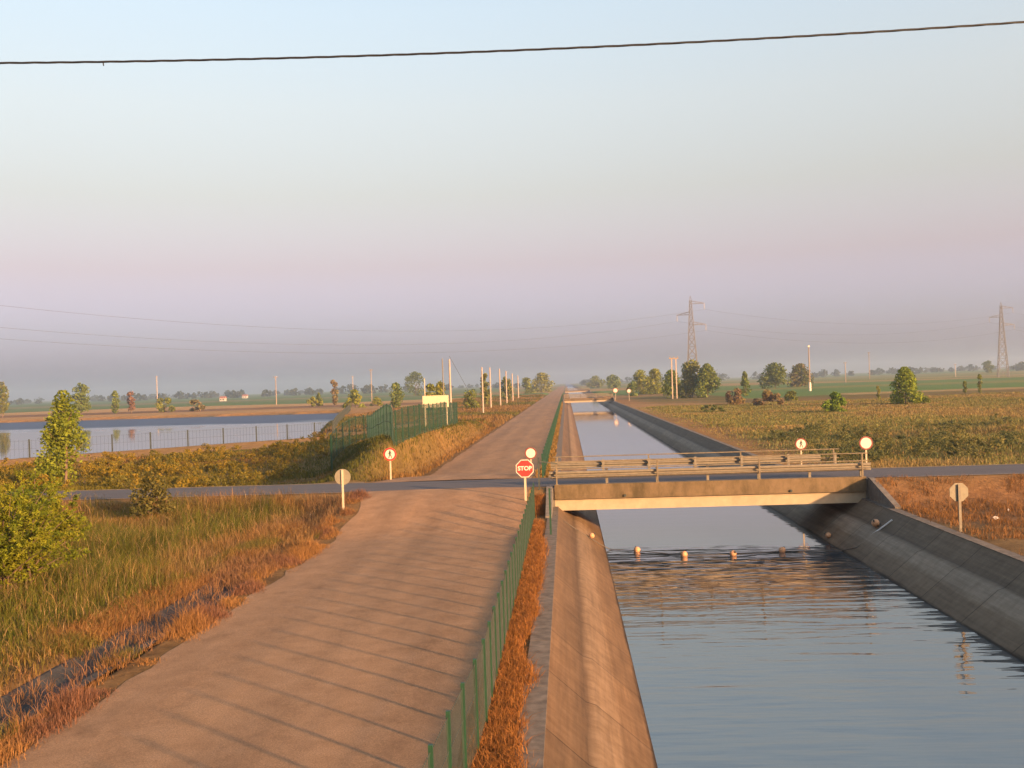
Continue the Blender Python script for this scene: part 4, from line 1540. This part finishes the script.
# yellow scrub before the reservoir bank
P, C = [], []
for i in range(330):
    yy = RNG.uniform(50, 84)
    xx = RNG.uniform(-.85 * yy, -17.5)
    if poly_sd(np.array([xx]), np.array([yy]), RES)[0] < 12:
        continue
    q, kk = crown_points('bush', RNG.uniform(.5, 1.0), RNG.uniform(1.6, 3.2), 480, RNG)
    q += np.array((xx, yy, zg1(xx, yy)))
    c = lerp3((.24, .165, .018), (.12, .11, .02), np.full(len(q), RNG.random())) * RNG.uniform(.7, 1.3, (len(q), 1))
    P.append(q)
    C.append(c)
o = leaves('low_scrub', np.concatenate(P), .065, np.concatenate(C))
tag(o, 'yellowish low scrub between cross road and reservoir', 'scrub', kind='stuff')
# dark brush right behind the bridge
P, C = [], []
for i in range(80):
    yy = RNG.uniform(58, 92)
    xx = RNG.uniform(16, .42 * yy + 4)
    q, kk = crown_points('bush', RNG.uniform(.5, 1.1), RNG.uniform(1.6, 3.4), 480, RNG)
    q += np.array((xx, yy, zg1(xx, yy)))
    c = lerp3((.08, .10, .04), (.16, .15, .045), np.full(len(q), RNG.random())) * RNG.uniform(.7, 1.3, (len(q), 1))
    P.append(q)
    C.append(c)
o = leaves('low_brush', np.concatenate(P), .07, np.concatenate(C))
tag(o, 'grey green low brush on the grassland behind the bridge', 'brush', kind='stuff')
# woods on the horizon
P, C = [], []
for i in range(420):
    yy = RNG.uniform(1150, 2300)
    xx = RNG.uniform(-.62, .56) * yy
    if abs(xx) < 25:
        continue
    big = vnoise(np.array([xx]), np.array([yy]), 260, 111)[0]
    if big < .36:
        continue
    hh_ = RNG.uniform(4, 8) + 9 * max(0, big - .45)
    q, kk = crown_points('round', hh_, hh_ * RNG.uniform(1.1, 2.4), 150, RNG)
    q += np.array((xx, yy, zg1(xx, yy) - .5))
    P.append(q)
    C.append(lerp3((.03, .045, .02), (.07, .075, .03), RNG.random(len(q))))
o = leaves('distant_woods', np.concatenate(P), 1.9, np.concatenate(C))
tag(o, 'hazy line of distant woods along the horizon', 'woods', kind='stuff')

# ------------------------------------------------------------------ air
HAZE = 0.0004
hz = MB().box(-5200, 5200, -60, 6200, -6, 62)
m = bpy.data.materials.new('haze_air')
m.use_nodes = True
nt = m.node_tree
nt.nodes.clear()
out = nt.nodes.new('ShaderNodeOutputMaterial')
pv = nt.nodes.new('ShaderNodeVolumePrincipled')
pv.inputs['Color'].default_value = (.82, .89, 1.0, 1)
pv.inputs['Density'].default_value = HAZE
pv.inputs['Anisotropy'].default_value = 0.7
nt.links.new(pv.outputs[0], out.inputs['Volume'])
o = hz.build('haze', m)
tag(o, 'thin evening haze over the plain', 'haze', kind='stuff')

# ------------------------------------------------------------------ light
az, el = R(SUN_AZ), R(SUN_ELEV)
to_sun = Vector((math.sin(az) * math.cos(el), math.cos(az) * math.cos(el), math.sin(el)))
sl = bpy.data.lights.new('sun', 'SUN')
sl.energy = 4.0
sl.angle = R(1.8)
sl.color = (1.0, .56, .25)
so = bpy.data.objects.new('sun', sl)
so.rotation_euler = to_sun.to_track_quat('Z', 'Y').to_euler()
COL.objects.link(so)
w = bpy.data.worlds.new('World')
S.world = w
w.use_nodes = True
nt = w.node_tree
nt.nodes.clear()
out = nt.nodes.new('ShaderNodeOutputWorld')
bg = nt.nodes.new('ShaderNodeBackground')
sky = nt.nodes.new('ShaderNodeTexSky')
sky.sky_type = 'NISHITA'
sky.sun_disc = False
sky.sun_elevation = el
sky.sun_rotation = az
sky.air_density = 1.2
sky.dust_density = 2.0
sky.ozone_density = 1.5
bg.inputs[1].default_value = .15
tc = nt.nodes.new('ShaderNodeTexCoord')
sx = nt.nodes.new('ShaderNodeSeparateXYZ')
nt.links.new(tc.outputs['Generated'], sx.inputs[0])
tint = ramp(nt, sx.outputs['Z'], [(0, (.36, .38, .95)), (.057, (.375, .343, .64)), (.115, (.478, .332, .415)), (.181, (.60, .436, .40)), (.26, (.795, .585, .50)), (.34, (.915, .71, .61)), (.7, (1.0, .93, .85))])
mr = nt.nodes.new('ShaderNodeMapRange')
mr.inputs['From Min'].default_value = -.45
mr.inputs['From Max'].default_value = .5
mr.inputs['To Min'].default_value = .86
mr.inputs['To Max'].default_value = 1.12
nt.links.new(sx.outputs['X'], mr.inputs['Value'])
sc = nt.nodes.new('ShaderNodeVectorMath')
sc.operation = 'SCALE'
nt.links.new(mix(nt, sky.outputs[0], tint, 1, 'MULTIPLY'), sc.inputs[0])
nt.links.new(mr.outputs[0], sc.inputs['Scale'])
nt.links.new(sc.outputs[0], bg.inputs[0])
nt.links.new(bg.outputs[0], out.inputs[0])

# ------------------------------------------------------------------ render
S.view_settings.view_transform = 'Standard'
S.view_settings.look = 'None'
S.view_settings.exposure = 1.8
S.view_settings.gamma = 1
S.render.engine = 'CYCLES'
c = S.cycles
c.use_denoising = True
c.max_bounces = 6
c.diffuse_bounces = 3
c.glossy_bounces = 3
c.transmission_bounces = 3
c.transparent_max_bounces = 8
c.volume_bounces = 1
c.caustics_reflective = False
c.caustics_refractive = False
c.sample_clamp_indirect = 6
